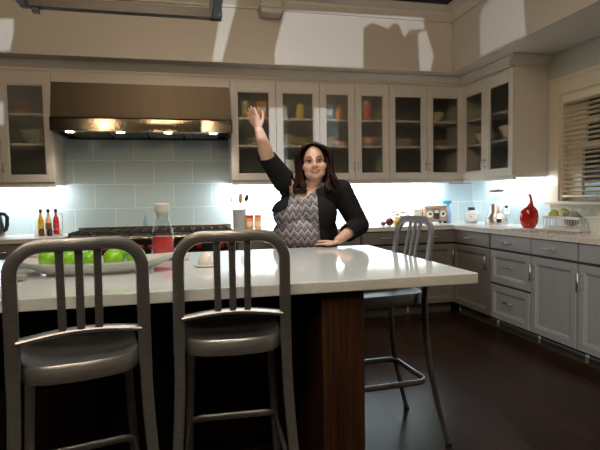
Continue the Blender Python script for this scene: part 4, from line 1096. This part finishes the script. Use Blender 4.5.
# added lamp and unseen flag, openings shaped to cast pale wall and cabinet patches
LP = Vector((-.5, -1.5, 1.9)); GY = -.9
l = bpy.data.lights.new('patch_lamp', 'SPOT'); l.energy = 900*COOLK; l.color = COOL; l.spot_size = math.radians(120); l.spot_blend = .05; l.shadow_soft_size = .0015
o = bpy.data.objects.new('patch_lamp', l); C.objects.link(o); o.location = LP; o.rotation_euler = (PI/2, 0, 0)
def yw(Y): return lambda p: Vector((p[0], Y, p[1]))
def xw(X): return lambda p: Vector((X, p[0], p[1]))
SH = [
 (yw(4.57), [(.328,3.05),(.474,3.06),(.313,2.49),(.222,2.49)]),
 (yw(4.57), [(.907,2.99),(1.062,3.0),(2.36,3.02),(2.36,2.9),(2.20,2.89),(2.13,2.80),(2.066,2.93),(2.02,2.945),(1.96,2.88),(1.85,2.915),(1.79,2.93),(1.706,2.88),(1.702,2.49),(.772,2.49)]),
 (yw(4.57), [(2.27,2.86),(2.38,2.9),(2.47,2.65),(2.43,2.49),(2.29,2.49)]),
 (yw(4.57), [(2.53,2.98),(2.56,2.98),(2.545,2.81),(2.52,2.79)]),
 (yw(4.57), [(2.493,2.686),(2.526,2.698),(2.504,2.586),(2.481,2.585)]),
 (yw(4.57), [(-1.60,2.76),(-1.415,2.777),(-1.422,2.637),(-1.458,2.502),(-1.60,2.49)]),
 (xw(2.66), [(4.089,2.506),(4.091,2.918),(3.779,2.99),(3.50,2.99),(3.456,2.776),(3.429,2.499)]),
 (yw(4.75), [(.765,2.115),(.955,2.12),(.955,1.45),(.76,1.45)]),
 (yw(4.75), [(1.225,2.125),(1.49,2.13),(1.49,1.75),(1.225,1.75)]),
 (yw(4.75), [(-1.75,2.12),(-1.585,2.105),(-1.59,1.91),(-1.75,1.90)]),
 (xw(2.63), [(3.855,.87),(3.855,.10),(1.9,.10),(1.9,.87)]),
]
cu = bpy.data.curves.new('light_shaping_flag', 'CURVE'); cu.dimensions = '2D'; cu.fill_mode = 'BOTH'; cu.extrude = .002
def spl(pts):
    sp_ = cu.splines.new('POLY'); sp_.points.add(len(pts)-1)
    for q, (x, y) in zip(sp_.points, pts): q.co = (x, y, 0, 1)
    sp_.use_cyclic_u = True
spl([(-1.5,-1.2),(1.5,-1.2),(1.5,1.2),(-1.5,1.2)])
for f_, pts in SH:
    o2 = []
    for p in pts:
        W_ = f_(p); t = (GY-LP.y)/(W_.y-LP.y); q = LP+(W_-LP)*t; o2.append((q.x-LP.x, q.z-LP.z))
    spl(o2)
tmp = bpy.data.objects.new('light_shaping_flag', cu); C.objects.link(tmp); tmp.location = (LP.x, GY, LP.z); tmp.rotation_euler = (PI/2, 0, 0)
bpy.context.view_layer.update(); dg = bpy.context.evaluated_depsgraph_get()
me = bpy.data.meshes.new_from_object(tmp.evaluated_get(dg)); me.name = 'light_shaping_flag'; M_ = tmp.matrix_world.copy()
bpy.data.objects.remove(tmp); me.materials.clear(); me.materials.append(mat('black_flag', (.01,.01,.01), .9))
fo = thing('light_shaping_flag', 'unseen black flag behind the camera, added with cut openings to shape the light', 'flag', (LP.x, GY, 0))  # added out of view, cut to form the light patches
fp = bpy.data.objects.new('panel', me); C.objects.link(fp); fp.parent = fo; fp.location = (0, 0, LP.z); fp.rotation_euler = (PI/2, 0, 0)
for x in (-1.45, 1.45):
    MB().box(x-.02, x+.02, -.05, -.012, 0, LP.z+1.2).box(x-.02, x+.02, -.35, .25, 0, .03).build('stand', mat('black_flag', (.01,.01,.01), .9), fo)  # posts added to carry the unseen flag
# dim spill of the studio
wd = bpy.data.worlds.new('studio'); sc.world = wd; wd.use_nodes = True
bg = wd.node_tree.nodes['Background']; bg.inputs[0].default_value = (.9,.8,.72,1); bg.inputs[1].default_value = AMB

# ------------------------------------------------------------------ camera
yaw, pit, rol, h = .2208, -.0555, -.0174, 1.2173
F = Vector((math.sin(yaw)*math.cos(pit), math.cos(yaw)*math.cos(pit), math.sin(pit))); R0 = Vector((math.cos(yaw), -math.sin(yaw), 0)); U0 = R0.cross(F)
cR = R0*math.cos(rol)+U0*math.sin(rol); cU = -R0*math.sin(rol)+U0*math.cos(rol)
cam = bpy.data.cameras.new('camera'); cam.sensor_width = 36; cam.lens = 480.83/600*36; cam.clip_start = .02
co = bpy.data.objects.new('camera', cam); C.objects.link(co)
co.matrix_world = Matrix(((cR.x, cU.x, -F.x, 0), (cR.y, cU.y, -F.y, 0), (cR.z, cU.z, -F.z, h), (0,0,0,1)))
sc.camera = co
vs_ = sc.view_settings; sc.display_settings.display_device = 'sRGB'
vs_.view_transform = 'Standard'; vs_.look = 'None'; vs_.exposure = EXPO; vs_.gamma = 1; vs_.use_curve_mapping = False
sc.cycles.use_denoising = True; sc.cycles.max_bounces = 8; sc.cycles.transparent_max_bounces = 12; sc.cycles.sample_clamp_indirect = 6
